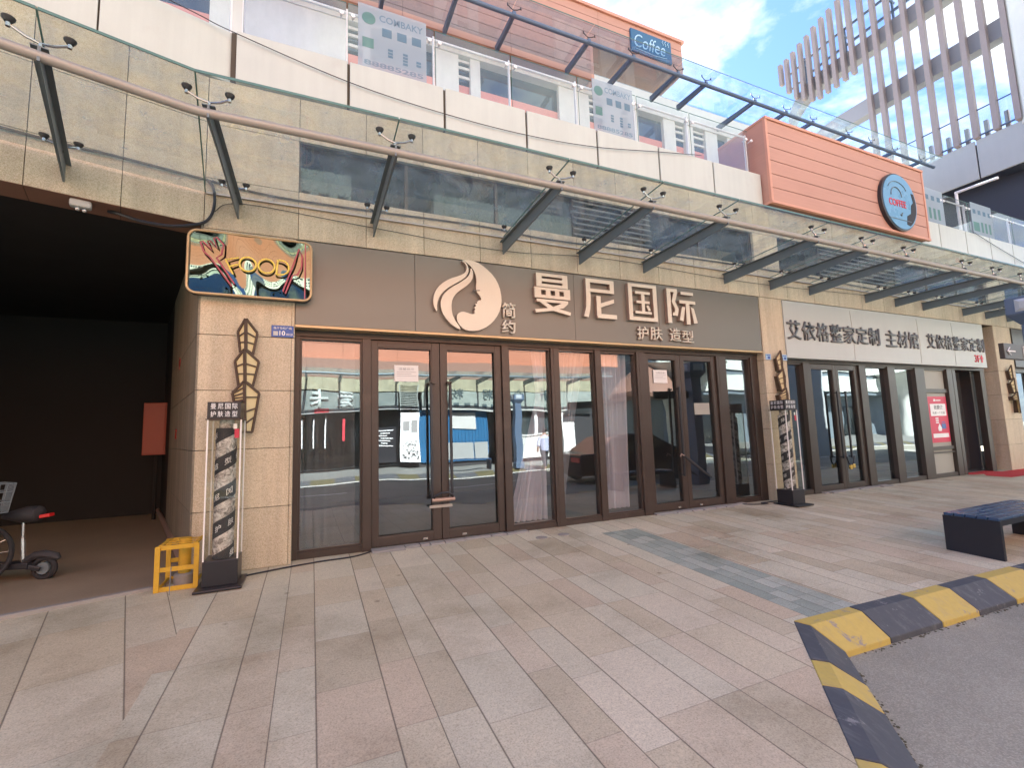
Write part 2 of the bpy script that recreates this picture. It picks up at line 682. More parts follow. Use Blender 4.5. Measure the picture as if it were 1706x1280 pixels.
def wood_panel(name, col, board=0.0, var=0.14):
    """orange wood-look cladding: grain along X, tone per board when board > 0"""
    mt, g, out = base_mat(name)
    p = g.n('ShaderNodeBsdfPrincipled')
    ps = g.pos()
    gr = g.noise(g.scalev(ps, 1.5, 1.5, 90), 1.0, 4, 0.6, 0.2)
    br = g.noise(g.scalev(ps, 0.6, 0.6, 1.2), 1.0, 5, 0.6)
    f = g.math('ADD', 0.80, g.math('ADD', g.math('MULTIPLY', gr, var * 2), g.math('MULTIPLY', br, 0.24)))
    if board:
        wn = g.n('ShaderNodeTexWhiteNoise', noise_dimensions='2D')
        x, y, z = g.sep(ps)[0:3]
        g.link(g.comb(g.math('FLOOR', g.math('DIVIDE', x, 1.2)), g.math('FLOOR', g.math('DIVIDE', z, board)), 0), wn.inputs['Vector'])
        f = g.math('MULTIPLY', f, g.math('ADD', 0.9, g.math('MULTIPLY', wn.outputs[0], 0.2)))
    c = g.mix(1.0, c4(col), g.comb(f, f, f), 'MULTIPLY')
    g.link(c, p.inputs['Base Color'])
    p.inputs['Roughness'].default_value = 0.55
    g.link(p.outputs[0], out.inputs[0])
    return mt


def marble_pole(name):
    mt, g, out = base_mat(name)
    p = g.n('ShaderNodeBsdfPrincipled')
    ps = g.pos()
    n = g.noise(ps, 16, 7, 0.7, 1.2)
    c = g.ramp(n, [(0.36, (0.09, 0.085, 0.08)), (0.48, (0.40, 0.38, 0.35)), (0.62, (0.72, 0.70, 0.66))])
    g.link(c, p.inputs['Base Color'])
    p.inputs['Roughness'].default_value = 0.2
    g.link(p.outputs[0], out.inputs[0])
    return mt


def mirror_wavy(name):
    mt, g, out = base_mat(name)
    p = g.n('ShaderNodeBsdfPrincipled')
    ps = g.pos()
    p.inputs['Base Color'].default_value = (0.14, 0.165, 0.135, 1)
    p.inputs['Metallic'].default_value = 1.0
    p.inputs['Roughness'].default_value = 0.03
    bn = g.n('ShaderNodeBump')
    bn.inputs['Strength'].default_value = 1.0
    bn.inputs['Distance'].default_value = 0.012
    g.link(g.noise(ps, 2.3, 1, 0.3, 0.3), bn.inputs['Height'])
    g.link(bn.outputs[0], p.inputs['Normal'])
    g.link(p.outputs[0], out.inputs[0])
    return mt


M = {}
M['stone'] = granite('stone', [(0.40, 0.325, 0.205), (0.575, 0.485, 0.335), (0.69, 0.60, 0.445)])
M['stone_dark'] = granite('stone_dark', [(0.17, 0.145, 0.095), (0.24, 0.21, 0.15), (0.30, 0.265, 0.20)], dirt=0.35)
M['joint'] = paint('joint', (0.085, 0.07, 0.05), 0.9)
M['paving'] = paving('paving', 0.0, 0.272, 0.66, (3.53, 4.09, -0.42))
M['paving_turned'] = paving('paving_turned', -16.3, 0.36, 0.9)
M['asphalt'] = asphalt('asphalt')
M['passage_floor'] = paint('passage_floor', (0.30, 0.235, 0.16), 0.55, var=0.35, vscale=1.1, fine=0.15, bump=0.3)
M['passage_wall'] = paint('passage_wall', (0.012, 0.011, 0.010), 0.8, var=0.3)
M['white_panel'] = paint('white_panel', (0.535, 0.565, 0.495), 0.38, var=0.10, vscale=1.2, fine=0.03, streak=0.10, dirt=((0.42, 0.40, 0.35), 0.62, 0.5), island=0.03)
M['white_wall'] = paint('white_wall', (0.62, 0.63, 0.57), 0.5, var=0.08, streak=0.06)
M['bridge'] = paint('bridge', (0.36, 0.385, 0.38), 0.5, var=0.08, streak=0.05)
M['orange'] = wood_panel('orange', (0.46, 0.245, 0.175))
M['orange_edge'] = paint('orange_edge', (0.60, 0.30, 0.20), 0.5)
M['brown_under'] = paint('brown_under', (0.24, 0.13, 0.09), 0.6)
M['salon_board'] = paint('salon_board', (0.175, 0.168, 0.140), 0.42, 0.25, var=0.05, vscale=0.6, fine=0.02)
M['pale_board'] = paint('pale_board', (0.48, 0.495, 0.455), 0.45, 0.1, var=0.05, vscale=1.0, fine=0.02, streak=0.04)
M['gold'] = paint('gold', (0.52, 0.38, 0.21), 0.45, 0.5, var=0.05)
M['champagne'] = paint('champagne', (0.66, 0.60, 0.475), 0.42, 0.1, var=0.05)
M['letter_side'] = paint('letter_side', (0.42, 0.30, 0.24), 0.4, 0.3)
M['chrome_letter'] = paint('chrome_letter', (0.15, 0.155, 0.155), 0.35, 0.4, var=0.2, vscale=6)
M['red'] = paint('red', (0.62, 0.03, 0.05), 0.5)
M['frame'] = paint('frame', (0.060, 0.043, 0.034), 0.36, 0.15, var=0.12, streak=0.12, dirt=((0.17, 0.125, 0.09), 0.6, 0.5))
M['frame_dark'] = paint('frame_dark', (0.065, 0.052, 0.042), 0.36, 0.2, var=0.12, streak=0.1)
M['steel'] = paint('steel', (0.155, 0.19, 0.205), 0.45, 0.2, var=0.12, dirt=((0.2, 0.17, 0.13), 0.6, 0.4))
M['tube'] = paint('tube', (0.37, 0.35, 0.31), 0.45, 0.2, var=0.12, dirt=((0.24, 0.19, 0.15), 0.58, 0.5))
M['chrome'] = paint('chrome', (0.55, 0.54, 0.52), 0.22, 0.9)
M['black_cap'] = paint('black_cap', (0.03, 0.03, 0.032), 0.4)
M['black'] = paint('black', (0.022, 0.022, 0.026), 0.35)
M['black_matt'] = paint('black_matt', (0.03, 0.03, 0.033), 0.7)
M['rubber'] = paint('rubber', (0.02, 0.02, 0.022), 0.75)
M['canopy_glass'] = glass('canopy_glass', (0.76, 0.87, 0.83), 0.10, 0.65, smear=0.42)
M['upper_canopy_glass'] = glass('upper_canopy_glass', (0.66, 0.80, 0.92), 0.10, 0.6, smear=0.24)
M['glass_edge'] = paint('glass_edge', (0.10, 0.20, 0.17), 0.2)
M['balustrade_glass'] = glass('balustrade_glass', (0.88, 0.92, 0.93), 0.12, 0.7, smear=0.16)
M['shop_glass'] = glass('shop_glass', (0.82, 0.85, 0.85), 0.22, 0.8, wave=0.008, wscale=0.7, smear=0.04)
M['shop_glass_far'] = glass('shop_glass_far', (0.50, 0.54, 0.55), 0.28, 0.8, wave=0.008, wscale=0.6, smear=0.02)
M['dark_glass'] = glass('dark_glass', (0.16, 0.19, 0.20), 0.10, 0.8, smear=0.03)
M['band_glass'] = glass('band_glass', (0.20, 0.25, 0.23), 0.03, 0.45, smear=0.26)
M['acrylic'] = glass('acrylic', (0.93, 0.93, 0.88), 0.03, 0.6, smear=0.06)
M['acrylic_edge'] = paint('acrylic_edge', (0.80, 0.79, 0.74), 0.3)
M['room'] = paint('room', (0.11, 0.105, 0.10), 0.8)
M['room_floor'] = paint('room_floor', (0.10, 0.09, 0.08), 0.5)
M['curtain'] = sheer('curtain', (0.93, 0.87, 0.90), 0.93)
M['curtain_thin'] = sheer('curtain_thin', (0.85, 0.84, 0.80), 0.28)
M['paper'] = paint('paper', (0.74, 0.72, 0.68), 0.7, var=0.03)
M['grey_print'] = paint('grey_print', (0.30, 0.29, 0.28), 0.7)
M['yellow_kerb'] = worn_paint('yellow_kerb', (0.57, 0.43, 0.105), (0.27, 0.24, 0.20), 0.585, 5.5)
M['black_kerb'] = worn_paint('black_kerb', (0.075, 0.082, 0.092), (0.23, 0.23, 0.22), 0.60, 5.5)
M['moss'] = paint('moss', (0.10, 0.09, 0.05), 0.95, var=0.5, vscale=20)
M['yellow_steel'] = worn_paint('yellow_steel', (0.66, 0.39, 0.03), (0.24, 0.14, 0.07), 0.66, 9)
M['concrete'] = paint('concrete', (0.30, 0.28, 0.25), 0.85, var=0.25, vscale=9, bump=0.4)
M['feather_panel'] = paint('feather_panel', (0.66, 0.56, 0.30), 0.5, var=0.10, vscale=9)
M['feather_frame'] = paint('feather_frame', (0.085, 0.055, 0.035), 0.5, 0.3)
M['plate_blue'] = paint('plate_blue', (0.035, 0.10, 0.34), 0.35)
M['plate_pale'] = paint('plate_pale', (0.32, 0.50, 0.68), 0.4)
M['white'] = paint('white', (0.80, 0.80, 0.78), 0.45)
M['marble'] = marble_pole('marble')
M['mirror'] = mirror_wavy('mirror')
M['neon_yellow'] = paint('neon_yellow', (0.85, 0.66, 0.12), 0.3)
M['neon_pink'] = paint('neon_pink', (0.42, 0.085, 0.115), 0.35)
M['bench_top'] = paint('bench_top', (0.035, 0.075, 0.15), 0.26, 0.1, var=0.2, dirt=((0.20, 0.22, 0.24), 0.62, 0.6))
M['bench_body'] = paint('bench_body', (0.016, 0.018, 0.026), 0.42, 0.1, var=0.2)
M['post_blue'] = paint('post_blue', (0.10, 0.145, 0.215), 0.42, 0.15, var=0.08)
M['slat'] = wood_panel('slat', (0.25, 0.215, 0.205))
M['beam'] = paint('beam', (0.27, 0.275, 0.29), 0.5, var=0.06)
M['carpet'] = paint('carpet', (0.52, 0.035, 0.035), 0.95, var=0.2, vscale=5, bump=0.5, bscale=300)
M['disc_blue'] = paint('disc_blue', (0.17, 0.37, 0.54), 0.3, var=0.08)
M['coffee_blue'] = paint('coffee_blue', (0.02, 0.11, 0.22), 0.4)
M['pale_blue_line'] = paint('pale_blue_line', (0.45, 0.66, 0.80), 0.4)
M['poster_film'] = sheer('poster_film', (0.50, 0.60, 0.66), 0.52)
M['poster_ink'] = sheer('poster_ink', (0.22, 0.36, 0.46), 0.5)
M['poster_green'] = sheer('poster_green', (0.22, 0.42, 0.38), 0.5)
M['poster_red'] = paint('poster_red', (0.60, 0.035, 0.085), 0.45)
M['grey_panel'] = paint('grey_panel', (0.34, 0.33, 0.28), 0.5)
M['hydrant_red'] = paint('hydrant_red', (0.34, 0.07, 0.035), 0.5)
M['grey_plastic'] = paint('grey_plastic', (0.5, 0.5, 0.47), 0.5)
M['terrace_red'] = paint('terrace_red', (0.60, 0.24, 0.18), 0.6)
M['sign_grey'] = paint('sign_grey', (0.30, 0.31, 0.30), 0.5)
M['shop_blue'] = paint('shop_blue', (0.02, 0.12, 0.25), 0.4)
M['skin'] = paint('skin', (0.42, 0.25, 0.17), 0.6)
M['hair'] = paint('hair', (0.015, 0.012, 0.010), 0.6)
M['shirt'] = paint('shirt', (0.42, 0.45, 0.58), 0.8)
M['trousers'] = paint('trousers', (0.05, 0.05, 0.055), 0.85)
M['car_paint'] = paint('car_paint', (0.012, 0.012, 0.018), 0.15, 0.3, spec=0.8)
M['brass'] = paint('brass', (0.75, 0.5, 0.12), 0.3, 0.8)
M['lamp_lens'] = paint('lamp_lens', (0.45, 0.5, 0.52), 0.15)
M['tail_red'] = paint('tail_red', (0.55, 0.02, 0.02), 0.25)
M['dark_navy'] = paint('dark_navy', (0.022, 0.028, 0.045), 0.5)
M['vent'] = paint('vent', (0.15, 0.165, 0.155), 0.6)
M['far_orange'] = wood_panel('far_orange', (0.40, 0.155, 0.085))
M['curtain_mid'] = sheer('curtain_mid', (0.90, 0.86, 0.86), 0.42)
M['shaded_tile'] = paint('shaded_tile', (0.20, 0.20, 0.18), 0.6)  # far paving, with the street's shade worked into the tile colour
M['shaded_yellow'] = paint('shaded_yellow', (0.10, 0.088, 0.04), 0.7, var=0.3)  # kerb yellow for the far side, darkened so the colour carries its shade

# ================================================================== GROUND
SL = 0.0431
KX, KY = 3.36, -3.185                       # corner of the kerb


def kya(x):
    return KY - 0.037 * (x - KX)


BD = Vector((-0.716, -0.698, 0)).normalized()   # direction of the kerb run towards the camera
ROADZ = -0.305
XR = 60.0

b = MB()
bx = KX + BD.x * 2.35
by = KY + BD.y * 2.35
b.add([(-0.9, 0.35, 0), (XR, 0.35, 0), (XR, 0, 0), (-0.9, 0, 0)], [(0, 1, 2, 3)])
b.add([(-0.9, 0, 0), (XR, 0, 0), (XR, kya(XR), SL * kya(XR)), (KX, KY, SL * KY), (bx, by, SL * by), (-0.9, by, SL * by)], [(0, 1, 2, 3, 4, 5)])
struct(b.build('pavement', M['paving'], flat_normals=True))
b = MB()
b.add([(-9, 0, 0), (-0.9, 0, 0), (-0.9, by, SL * by), (-9, by, SL * by)], [(0, 1, 2, 3)])
struct(b.build('pavement', M['paving_turned'], flat_normals=True))
b = MB()
b.add([(-140, -160, ROADZ), (160, -160, ROADZ), (160, 120, ROADZ), (-140, 120, ROADZ)], [(0, 1, 2, 3)])
struct(b.build('road', M['asphalt'], flat_normals=True))


def kerb_run(p0, d, bounds, start_yellow, inner):
    """sloped kerb blocks painted in turn; d along the run, inner = horizontal direction to the road"""
    b = MB()
    for i in range(len(bounds) - 1):
        a, e = bounds[i] + 0.004, bounds[i + 1] - 0.004
        b.m = 0 if (i % 2 == 0) == start_yellow else 1
        pr = []
        for s_ in (a, e):
            q = Vector(p0) + d * s_
            zt = SL * q.y + random.uniform(-0.002, 0.004) + 0.004
            mi = 0.0
            row = []
            for off, z in ((0.0, zt - 0.2), (0.0, zt), (0.10, zt - 0.002), (0.288, ROADZ + 0.042), (0.292, ROADZ - 0.05)):
                # the first block of each run is mitred at the corner
                cut = off * inner[1] if (i == 0 and s_ == a) else 0.0
                row.append(q + inner[0] * off + d * cut + Vector((0, 0, z - q.z)))
            pr.append(row)
        n = 5
        b.add(pr[0] + pr[1], [tuple(range(n)), tuple(range(2 * n - 1, n - 1, -1))] + [(k, n + k, n + (k + 1) % n, (k + 1) % n) for k in range(n)])
    return struct(b.build('kerb', [M['yellow_kerb'], M['black_kerb']], bevel=0.006))


dA = Vector((1, -0.037, 0)).normalized()
nA = Vector((-0.037, -1, 0)).normalized()
nB = Vector((-BD.y, BD.x, 0))
if nB.dot(Vector((1, 0, 0))) < 0:
    nB = -nB
half = math.acos(max(-1, min(1, dA.dot(BD)))) / 2
cutm = 1 / math.tan(half)
bA = [0, 0.63, 1.29, 1.81, 2.40, 3.03]
while bA[-1] < 26:
    bA.append(bA[-1] + 0.6)
kerb_run((KX, KY, SL * KY), dA, bA, True, (nA, cutm))
kerb_run((KX, KY, SL * KY), BD, [0, 0.58, 0.88, 1.48, 2.05, 2.36], False, (nB, cutm))
# grime and weeds in the gutter
b = MB()
for p0, d, nn, L in (((KX, KY, 0), dA, nA, 9.0), ((KX, KY, 0), BD, nB, 2.3)):
    for i in range(int(L * 34)):
        s_ = random.uniform(0.3, L)
        off = 0.298 + abs(random.gauss(0, 0.014))
        q = Vector(p0) + d * s_ + nn * off
        r = random.uniform(0.003, 0.008)
        b.ball((q.x, q.y, ROADZ + 0.002), r, 3, (1.4, 1.4, 0.5))
struct(b.build('gutter_moss', M['moss']), 'stuff')

# near road edge left of the bay (behind the camera's feet) and the far pavement, both seen in the shop glass
b = MB()
b.box(-12, bx + 0.1, by - 0.3, by, -0.6, SL * by + 0.003)
struct(b.build('kerb', M['black_kerb']))
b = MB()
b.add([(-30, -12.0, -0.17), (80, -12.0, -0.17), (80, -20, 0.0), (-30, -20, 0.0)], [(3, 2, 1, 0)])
struct(b.build('far_pavement', M['shaded_tile'], flat_normals=True))
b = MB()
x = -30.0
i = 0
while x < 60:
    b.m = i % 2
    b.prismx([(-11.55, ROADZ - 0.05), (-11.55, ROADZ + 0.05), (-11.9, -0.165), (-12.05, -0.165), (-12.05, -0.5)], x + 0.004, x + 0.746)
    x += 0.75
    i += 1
struct(b.build('far_kerb', [M['shaded_yellow'], M['black_kerb']]))
b = MB()
b.box(-30, 60, -11.25, -11.13, ROADZ, ROADZ + 0.004)
for k in range(12):
    b.box(-20 + k * 6, -17 + k * 6, -8.35, -8.23, ROADZ, ROADZ + 0.004)
struct(b.build('road_marking', M['white']))

# ================================================================== THE BUILDING
bld = thing('shopping_building', 'two storey shopping building clad in tan granite with white panel band and orange upper storey', 'building', (8, 2, 0))
GAP = 0.0028
JX = [-1.1, -0.17, 0.59] + [1.31 + 0.772 * k for k in range(60)]


def slabs(b, xs, zs, y0, y1):
    for i in range(len(xs) - 1):
        for j in range(len(zs) - 1):
            dyy = random.uniform(-0.0015, 0.0015)
            b.box(xs[i] + GAP, xs[i + 1] - GAP, y0 + dyy, y1, zs[j] + GAP, zs[j + 1] - GAP)


XE = 36.0
xs = [q for q in JX if q < XE]
b = MB()
slabs(b, xs, [3.665, 4.245], 0.0, 0.05)
slabs(b, xs, [4.885, 5.43], 0.0, 0.05)
# piers between the high windows
for a, e in ((-1.1, -0.17), (7.44, 8.1), (15.98, 16.9), (24, 24.8)):
    slabs(b, [a, e], [4.245, 4.885], 0.0, 0.05)
b.build('stone_wall', M['stone'], bld, bevel=0.003)
b = MB()
b.box(-1.09, XE, 0.05, 0.08, 3.668, 4.243)
b.box(-1.09, XE, 0.05, 0.08, 4.887, 5.43)
b.box(-1.09, XE, 0.08, 0.30, 4.887, 5.40)
b.box(-1.09, XE, 0.08, 0.30, 3.668, 4.243)
b.build('wall_backing', M['joint'], bld)
# columns
for k, (x0, x1, z0) in enumerate(((-1.1, -0.19, 0.0), (7.46, 8.06, 0.0), (15.98, 16.88, 0.0), (24.0, 24.8, 0))):
    b = MB()
    zs = [z0 + 0.0, 0.63, 1.26, 1.89, 2.49, 3.665]
    slabs(b, [x0 + (0.03 if k else -0.006), x1 - 0.03], zs, 0.0, 0.03)
    for j in range(len(zs) - 1):
        if k > 0:
            b.box(x0, x0 + 0.03, 0.0, 0.42, zs[j] + GAP, zs[j + 1] - GAP)
        b.box(x1 - 0.03, x1, 0.0, 0.42, zs[j] + GAP, zs[j + 1] - GAP)
    b.m = 1
    b.box(x0 + 0.03, x1 - 0.03, 0.032, 0.42, -0.05, 3.66)
    b.build('column', [M['stone'], M['joint']], bld, bevel=0.004)
# white fascia, each panel a part of its own
FX = [-0.86 + 1.235 * k for k in range(31)]
for i in range(30):
    x0, x1 = FX[i] + 0.016, FX[i + 1] - 0.016
    if x0 > 7.7 and x1 < 13.2:
        continue
    if x0 < 7.78 < x1:
        x1 = 7.79
    b = MB()
    b.box(x0, min(x1, XE), -0.03, 0.05, 5.437, 6.065)
    b.build('fascia_panel', M['white_panel'], bld, bevel=0.006)
b = MB()
b.box(-0.9, XE, 0.0, 0.06, 5.445, 6.05)
b.box(-0.9, XE, 0.06, 0.25, 5.445, 6.03)
b.build('fascia_backing', M['joint'], bld)

# left bay over the passage, turned towards the street
b = MB(ML)
xl = [-5.33, -4.66, -4.0, -3.33, -2.66, -2.0, -1.36, -0.69, 0.0]
slabs(b, xl, [3.70, 4.215], 0.0, 0.05)
slabs(b, xl, [4.215, 4.895], 0.0, 0.05)
slabs(b, xl, [4.895, 5.43], 0.0, 0.05)
b.build('stone_wall', M['stone'], bld, bevel=0.003)
b = MB(ML)
b.box(-5.33, -0.003, 0.05, 0.36, 3.712, 5.43)
b.build('wall_backing', M['joint'], bld)
b = MB(ML)
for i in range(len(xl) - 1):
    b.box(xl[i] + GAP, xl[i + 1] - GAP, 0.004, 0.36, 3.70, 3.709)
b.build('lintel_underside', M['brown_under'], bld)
for i in range(5):
    x1 = 0.235 - i * 1.18
    b = MB(ML)
    b.box(x1 - 1.165, x1 - (0.0 if i else 0.01), -0.03, 0.05, 5.437, 6.065)
    b.build('fascia_panel', M['white_panel'], bld, bevel=0.006)
b = MB(ML)
b.box(-5.5, 0.20, 0.0, 0.06, 5.445, 6.05)
b.build('fascia_backing', M['joint'], bld)

# passage: right wall in granite then dark, back wall, ceiling
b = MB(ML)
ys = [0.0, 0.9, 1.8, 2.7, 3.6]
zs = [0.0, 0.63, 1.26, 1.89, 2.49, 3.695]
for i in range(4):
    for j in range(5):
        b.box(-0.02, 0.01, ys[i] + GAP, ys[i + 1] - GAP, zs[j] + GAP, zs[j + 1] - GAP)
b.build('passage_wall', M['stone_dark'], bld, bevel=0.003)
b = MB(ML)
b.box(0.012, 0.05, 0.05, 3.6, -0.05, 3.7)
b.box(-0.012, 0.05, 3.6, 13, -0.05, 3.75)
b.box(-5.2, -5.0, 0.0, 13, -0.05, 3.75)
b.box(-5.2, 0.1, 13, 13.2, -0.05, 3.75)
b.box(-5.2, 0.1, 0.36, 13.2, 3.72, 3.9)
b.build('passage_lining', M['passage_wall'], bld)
b = MB(ML)
b.add([(-5.2, -0.10, 0.004), (0.0, -0.10, 0.004), (0.0, 13, 0.004), (-5.2, 13, 0.004)], [(0, 1, 2, 3)])
struct(b.build('passage_floor', M['passage_floor'], flat_normals=True))
b = MB(ML)
b.box(-5.2, -0.30, -0.17, -0.10, -0.08, 0.014)
struct(b.build('threshold_strip', M['concrete'], bevel=0.006))

# high windows and louvres behind the canopy glass
b = MB()
for a, e in ((-0.17, 7.44), (8.1, 15.98), (16.9, 24.0)):
    b.box(a, e, 0.10, 0.115, 4.245, 4.885)
b.build('high_window', M['band_glass'], bld)
b = MB()
for a, e in ((-0.17, 7.44), (8.1, 15.98), (16.9, 24.0)):
    b.box(a, e, 0.9, 0.95, 4.1, 5.0)
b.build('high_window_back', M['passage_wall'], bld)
b = MB()
for a, e in ((-0.17, 7.44), (8.1, 15.98), (16.9, 24.0)):
    n_ = 6 if e < 8 else 6
    for k in range(n_ + 1):
        xx = a + (e - a) * k / n_
        b.box(xx - 0.02, xx + 0.02, 0.07, 0.10, 4.245, 4.885)
b.build('high_window_frame', M['frame_dark'], bld)
for a, e in ((3.62, 5.10), (9.4, 12.2), (18.2, 20.6)):
    b = MB()
    for k in range(7):
        z = 4.29 + k * 0.088
        b.hull8([(a, 0.03, z), (e, 0.03, z), (e, 0.03, z + 0.012), (a, 0.03, z + 0.012)], [(a, 0.085, z + 0.05), (e, 0.085, z + 0.05), (e, 0.085, z + 0.062), (a, 0.085, z + 0.062)])
    b.build('louvre', M['vent'], bld)

# terrace and upper storey
YC = 2.9
b = MB()
b.box(-8, XE, 0.25, 9, 5.75, 6.02)
b.build('terrace_slab', M['concrete'], bld)
YS = 3.3
b = MB()
b.box(-8, 19, YS + 0.05, YS + 0.08, 6.25, 9.75)
b.build('terrace_window', M['dark_glass'], bld)
b = MB()
b.box(-8, 19, YS - 0.02, YS + 0.045, 6.02, 8.98)
b.build('terrace_skirting', M['terrace_red'], bld)
b = MB()
for a, e in ((-3.6, -3.0), (-1.75, 0.55), (0.85, 1.0), (2.35, 2.85), (3.12, 3.35), (5.35, 6.2), (6.65, 7.15), (7.4, 7.7), (8.55, 8.95), (9.3, 9.6), (10.05, 10.5), (10.9, 11.1), (13.6, 14.3), (16.5, 17)):
    b.box(a, e, YS - 0.12, YS - 0.021, 6.02, 9.6)
b.build('terrace_pier', M['white_wall'], bld)
b = MB()
for a, e in ((0.55, 0.85), (2.85, 3.12), (6.2, 6.65), (7.15, 7.4), (8.95, 9.3), (9.6, 10.05)):
    for z in (7.4, 7.9, 8.5, 9.12, 9.34, 9.5):
        b.box(a, e, YS - 0.06, YS - 0.022, z, z + 0.06)
b.build('terrace_window_rail', M['white_wall'], bld)
b = MB()
b.box(6.1, 19, YS - 0.15, YS + 0.12, 9.6, 10.2)
b.box(-8, 6.1, YS - 0.15, YS + 0.12, 9.6, 9.76)
b.build('terrace_header', M['white_wall'], bld)
# orange cladding with board joints
b = MB()
for a, e, z0, z1 in ((-8, 6.12, 9.77, 10.78), (-8, 9.1, 10.78, 11.70)):
    nz = 4 if z1 - z0 > 0.95 else 4
    for k in range(nz):
        za, zb = z0 + (z1 - z0) * k / nz, z0 + (z1 - z0) * (k + 1) / nz
        x = a
        while x < e - 0.1:
            x2 = min(x + 2.4, e)
            if e - x2 < 0.4:
                x2 = e
            b.box(x + 0.003, x2 - 0.003, YC, YC + 0.06, za + 0.006, zb - 0.006)
            x = x2
b.build('upper_cladding', M['orange'], bld)
b = MB()
b.box(-8, 6.1, YC + 0.06, YC + 0.25, 9.78, 10.79)
b.box(-8, 9.08, YC + 0.06, 9, 10.79, 11.69)
b.build('upper_wall', M['brown_under'], bld)
b = MB()
b.box(-8, 9.16, YC - 0.05, 9.0, 11.70, 11.78)
b.build('roof_coping', M['orange_edge'], bld)
b = MB()
b.box(6.12, 6.2, YC, YS - 0.15, 9.7, 10.78)
b.build('cladding_return', M['orange_edge'], bld)
b = MB()
b.tube([(9.0, 4.0, 11.7), (9.0, 4.0, 12.9)], 0.015, 6)
b.build('lightning_rod', M['steel'], bld)
# floors, ceiling and back of the rooms behind the shop glass
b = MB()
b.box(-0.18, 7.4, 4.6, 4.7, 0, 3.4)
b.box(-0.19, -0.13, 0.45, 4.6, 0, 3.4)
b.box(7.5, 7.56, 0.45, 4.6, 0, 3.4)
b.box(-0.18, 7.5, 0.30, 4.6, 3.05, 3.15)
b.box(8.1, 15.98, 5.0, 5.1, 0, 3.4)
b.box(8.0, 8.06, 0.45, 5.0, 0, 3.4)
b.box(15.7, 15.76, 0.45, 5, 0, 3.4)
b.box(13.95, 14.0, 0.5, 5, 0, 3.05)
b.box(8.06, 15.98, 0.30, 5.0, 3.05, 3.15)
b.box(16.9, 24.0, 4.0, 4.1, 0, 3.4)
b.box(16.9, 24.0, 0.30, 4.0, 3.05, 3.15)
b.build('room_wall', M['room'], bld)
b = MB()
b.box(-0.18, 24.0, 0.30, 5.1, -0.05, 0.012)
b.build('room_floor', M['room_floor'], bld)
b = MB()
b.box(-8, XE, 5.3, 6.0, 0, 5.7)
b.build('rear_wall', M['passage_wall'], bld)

# ------------------------------------------------------------------ orange box with the round sign
box = thing('bay_box', 'orange plank clad box projecting from the white band above the second shop', 'bay', (10.4, 0, 5.42))
X0, X1, YB, ZB, ZT = 7.80, 13.10, -0.20, 5.435, 7.16
b = MB()
n_ = 6
for k in range(n_):
    za, zb = ZB + 0.05 + (ZT - ZB - 0.1) * k / n_, ZB + 0.05 + (ZT - ZB - 0.1) * (k + 1) / n_
    b.box(X0 + 0.05, X1 - 0.05, YB + 0.015, YB + 0.05, za + 0.006, zb - 0.006)
b.build('front_planks', M['orange'], box, bevel=0.003)
b = MB()
b.box(X0 + 0.01, X1 - 0.01, YB + 0.05, 0.9, ZB + 0.03, ZT - 0.03)
b.build('box_core', M['brown_under'], box)
b = MB()
b.box(X0, X0 + 0.01, YB + 0.05, 0.9, ZB + 0.05, ZT - 0.05)
b.build('side_panel', M['orange'], box)
b = MB()
b.box(X0 - 0.01, X0 + 0.05, YB, YB + 0.05, ZB + 0.05, ZT - 0.05)
b.box(X1 - 0.05, X1 + 0.01, YB, YB + 0.05, ZB + 0.05, ZT - 0.05)
b.box(X0 - 0.01, X1 + 0.01, YB - 0.012, YB + 0.05, ZB, ZB + 0.05)
b.box(X0 - 0.01, X1 + 0.01, YB - 0.012, YB + 0.05, ZT - 0.05, ZT)
b.box(X0 - 0.012, X0 + 0.0, YB + 0.05, 0.9, ZT - 0.05, ZT)
b.box(X0 - 0.012, X0 + 0.0, YB + 0.05, 0.9, ZB, ZB + 0.05)
b.build('edge_trim', M['orange_edge'], box, bevel=0.004)

disc = thing('round_sign', 'round pale blue coffee sign with dark rim on the orange box', 'sign', (11.86, YB, 6.13))
b = MB()
b.lathe([(0.64, YB - 0.07), (0.66, YB - 0.06), (0.66, YB + 0.014)], (11.86, 0, 6.13), 48, 'y')
b.build('rim', M['black'], disc, smooth=True)
b = MB()
b.lathe([(0.625, YB - 0.082), (0.625, YB - 0.071)], (11.86, 0, 6.13), 48, 'y')
b.build('face', M['disc_blue'], disc)
b = MB()
pts = [(0.60 * math.cos(a), 0.60 * math.sin(a)) for a in [R(q) for q in range(-62, 30, 8)]]
poly = [(11.86 + p[0] * 0.99, 6.13 + p[1] * 0.99) for p in pts] + [(11.86 + q[0], 6.13 + q[1]) for q in ((0.44, 0.26), (0.50, 0.06), (0.40, -0.02), (0.36, -0.22), (0.20, -0.30), (0.16, -0.50))]
b.prism(poly, YB - 0.088, YB - 0.083)
b.build('dark_splash', M['black_matt'], disc)
text('COFFEE', 11.42, 12.06, 6.00, 6.16, YB - 0.083, M['red'], 'lettering', disc, 0.006, 0.02)
b = MB()
b.tube([(11.72 + 0.20 * math.cos(R(a)), YB - 0.088, 6.24 + 0.20 * math.sin(R(a))) for a in range(0, 181, 15)], 0.011, 6)
b.tube([(11.78 + 0.36 * math.cos(R(a)), YB - 0.088, 6.34 + 0.24 * math.sin(R(a))) for a in range(20, 161, 14)], 0.008, 6)
b.box(11.40, 12.2, YB - 0.090, YB - 0.083, 5.70, 5.715)
b.tube([(11.80, YB - 0.088, 5.83), (11.83, YB - 0.088, 5.80), (11.87, YB - 0.088, 5.87)], 0.016, 6)
b.build('outline', M['steel'], disc)

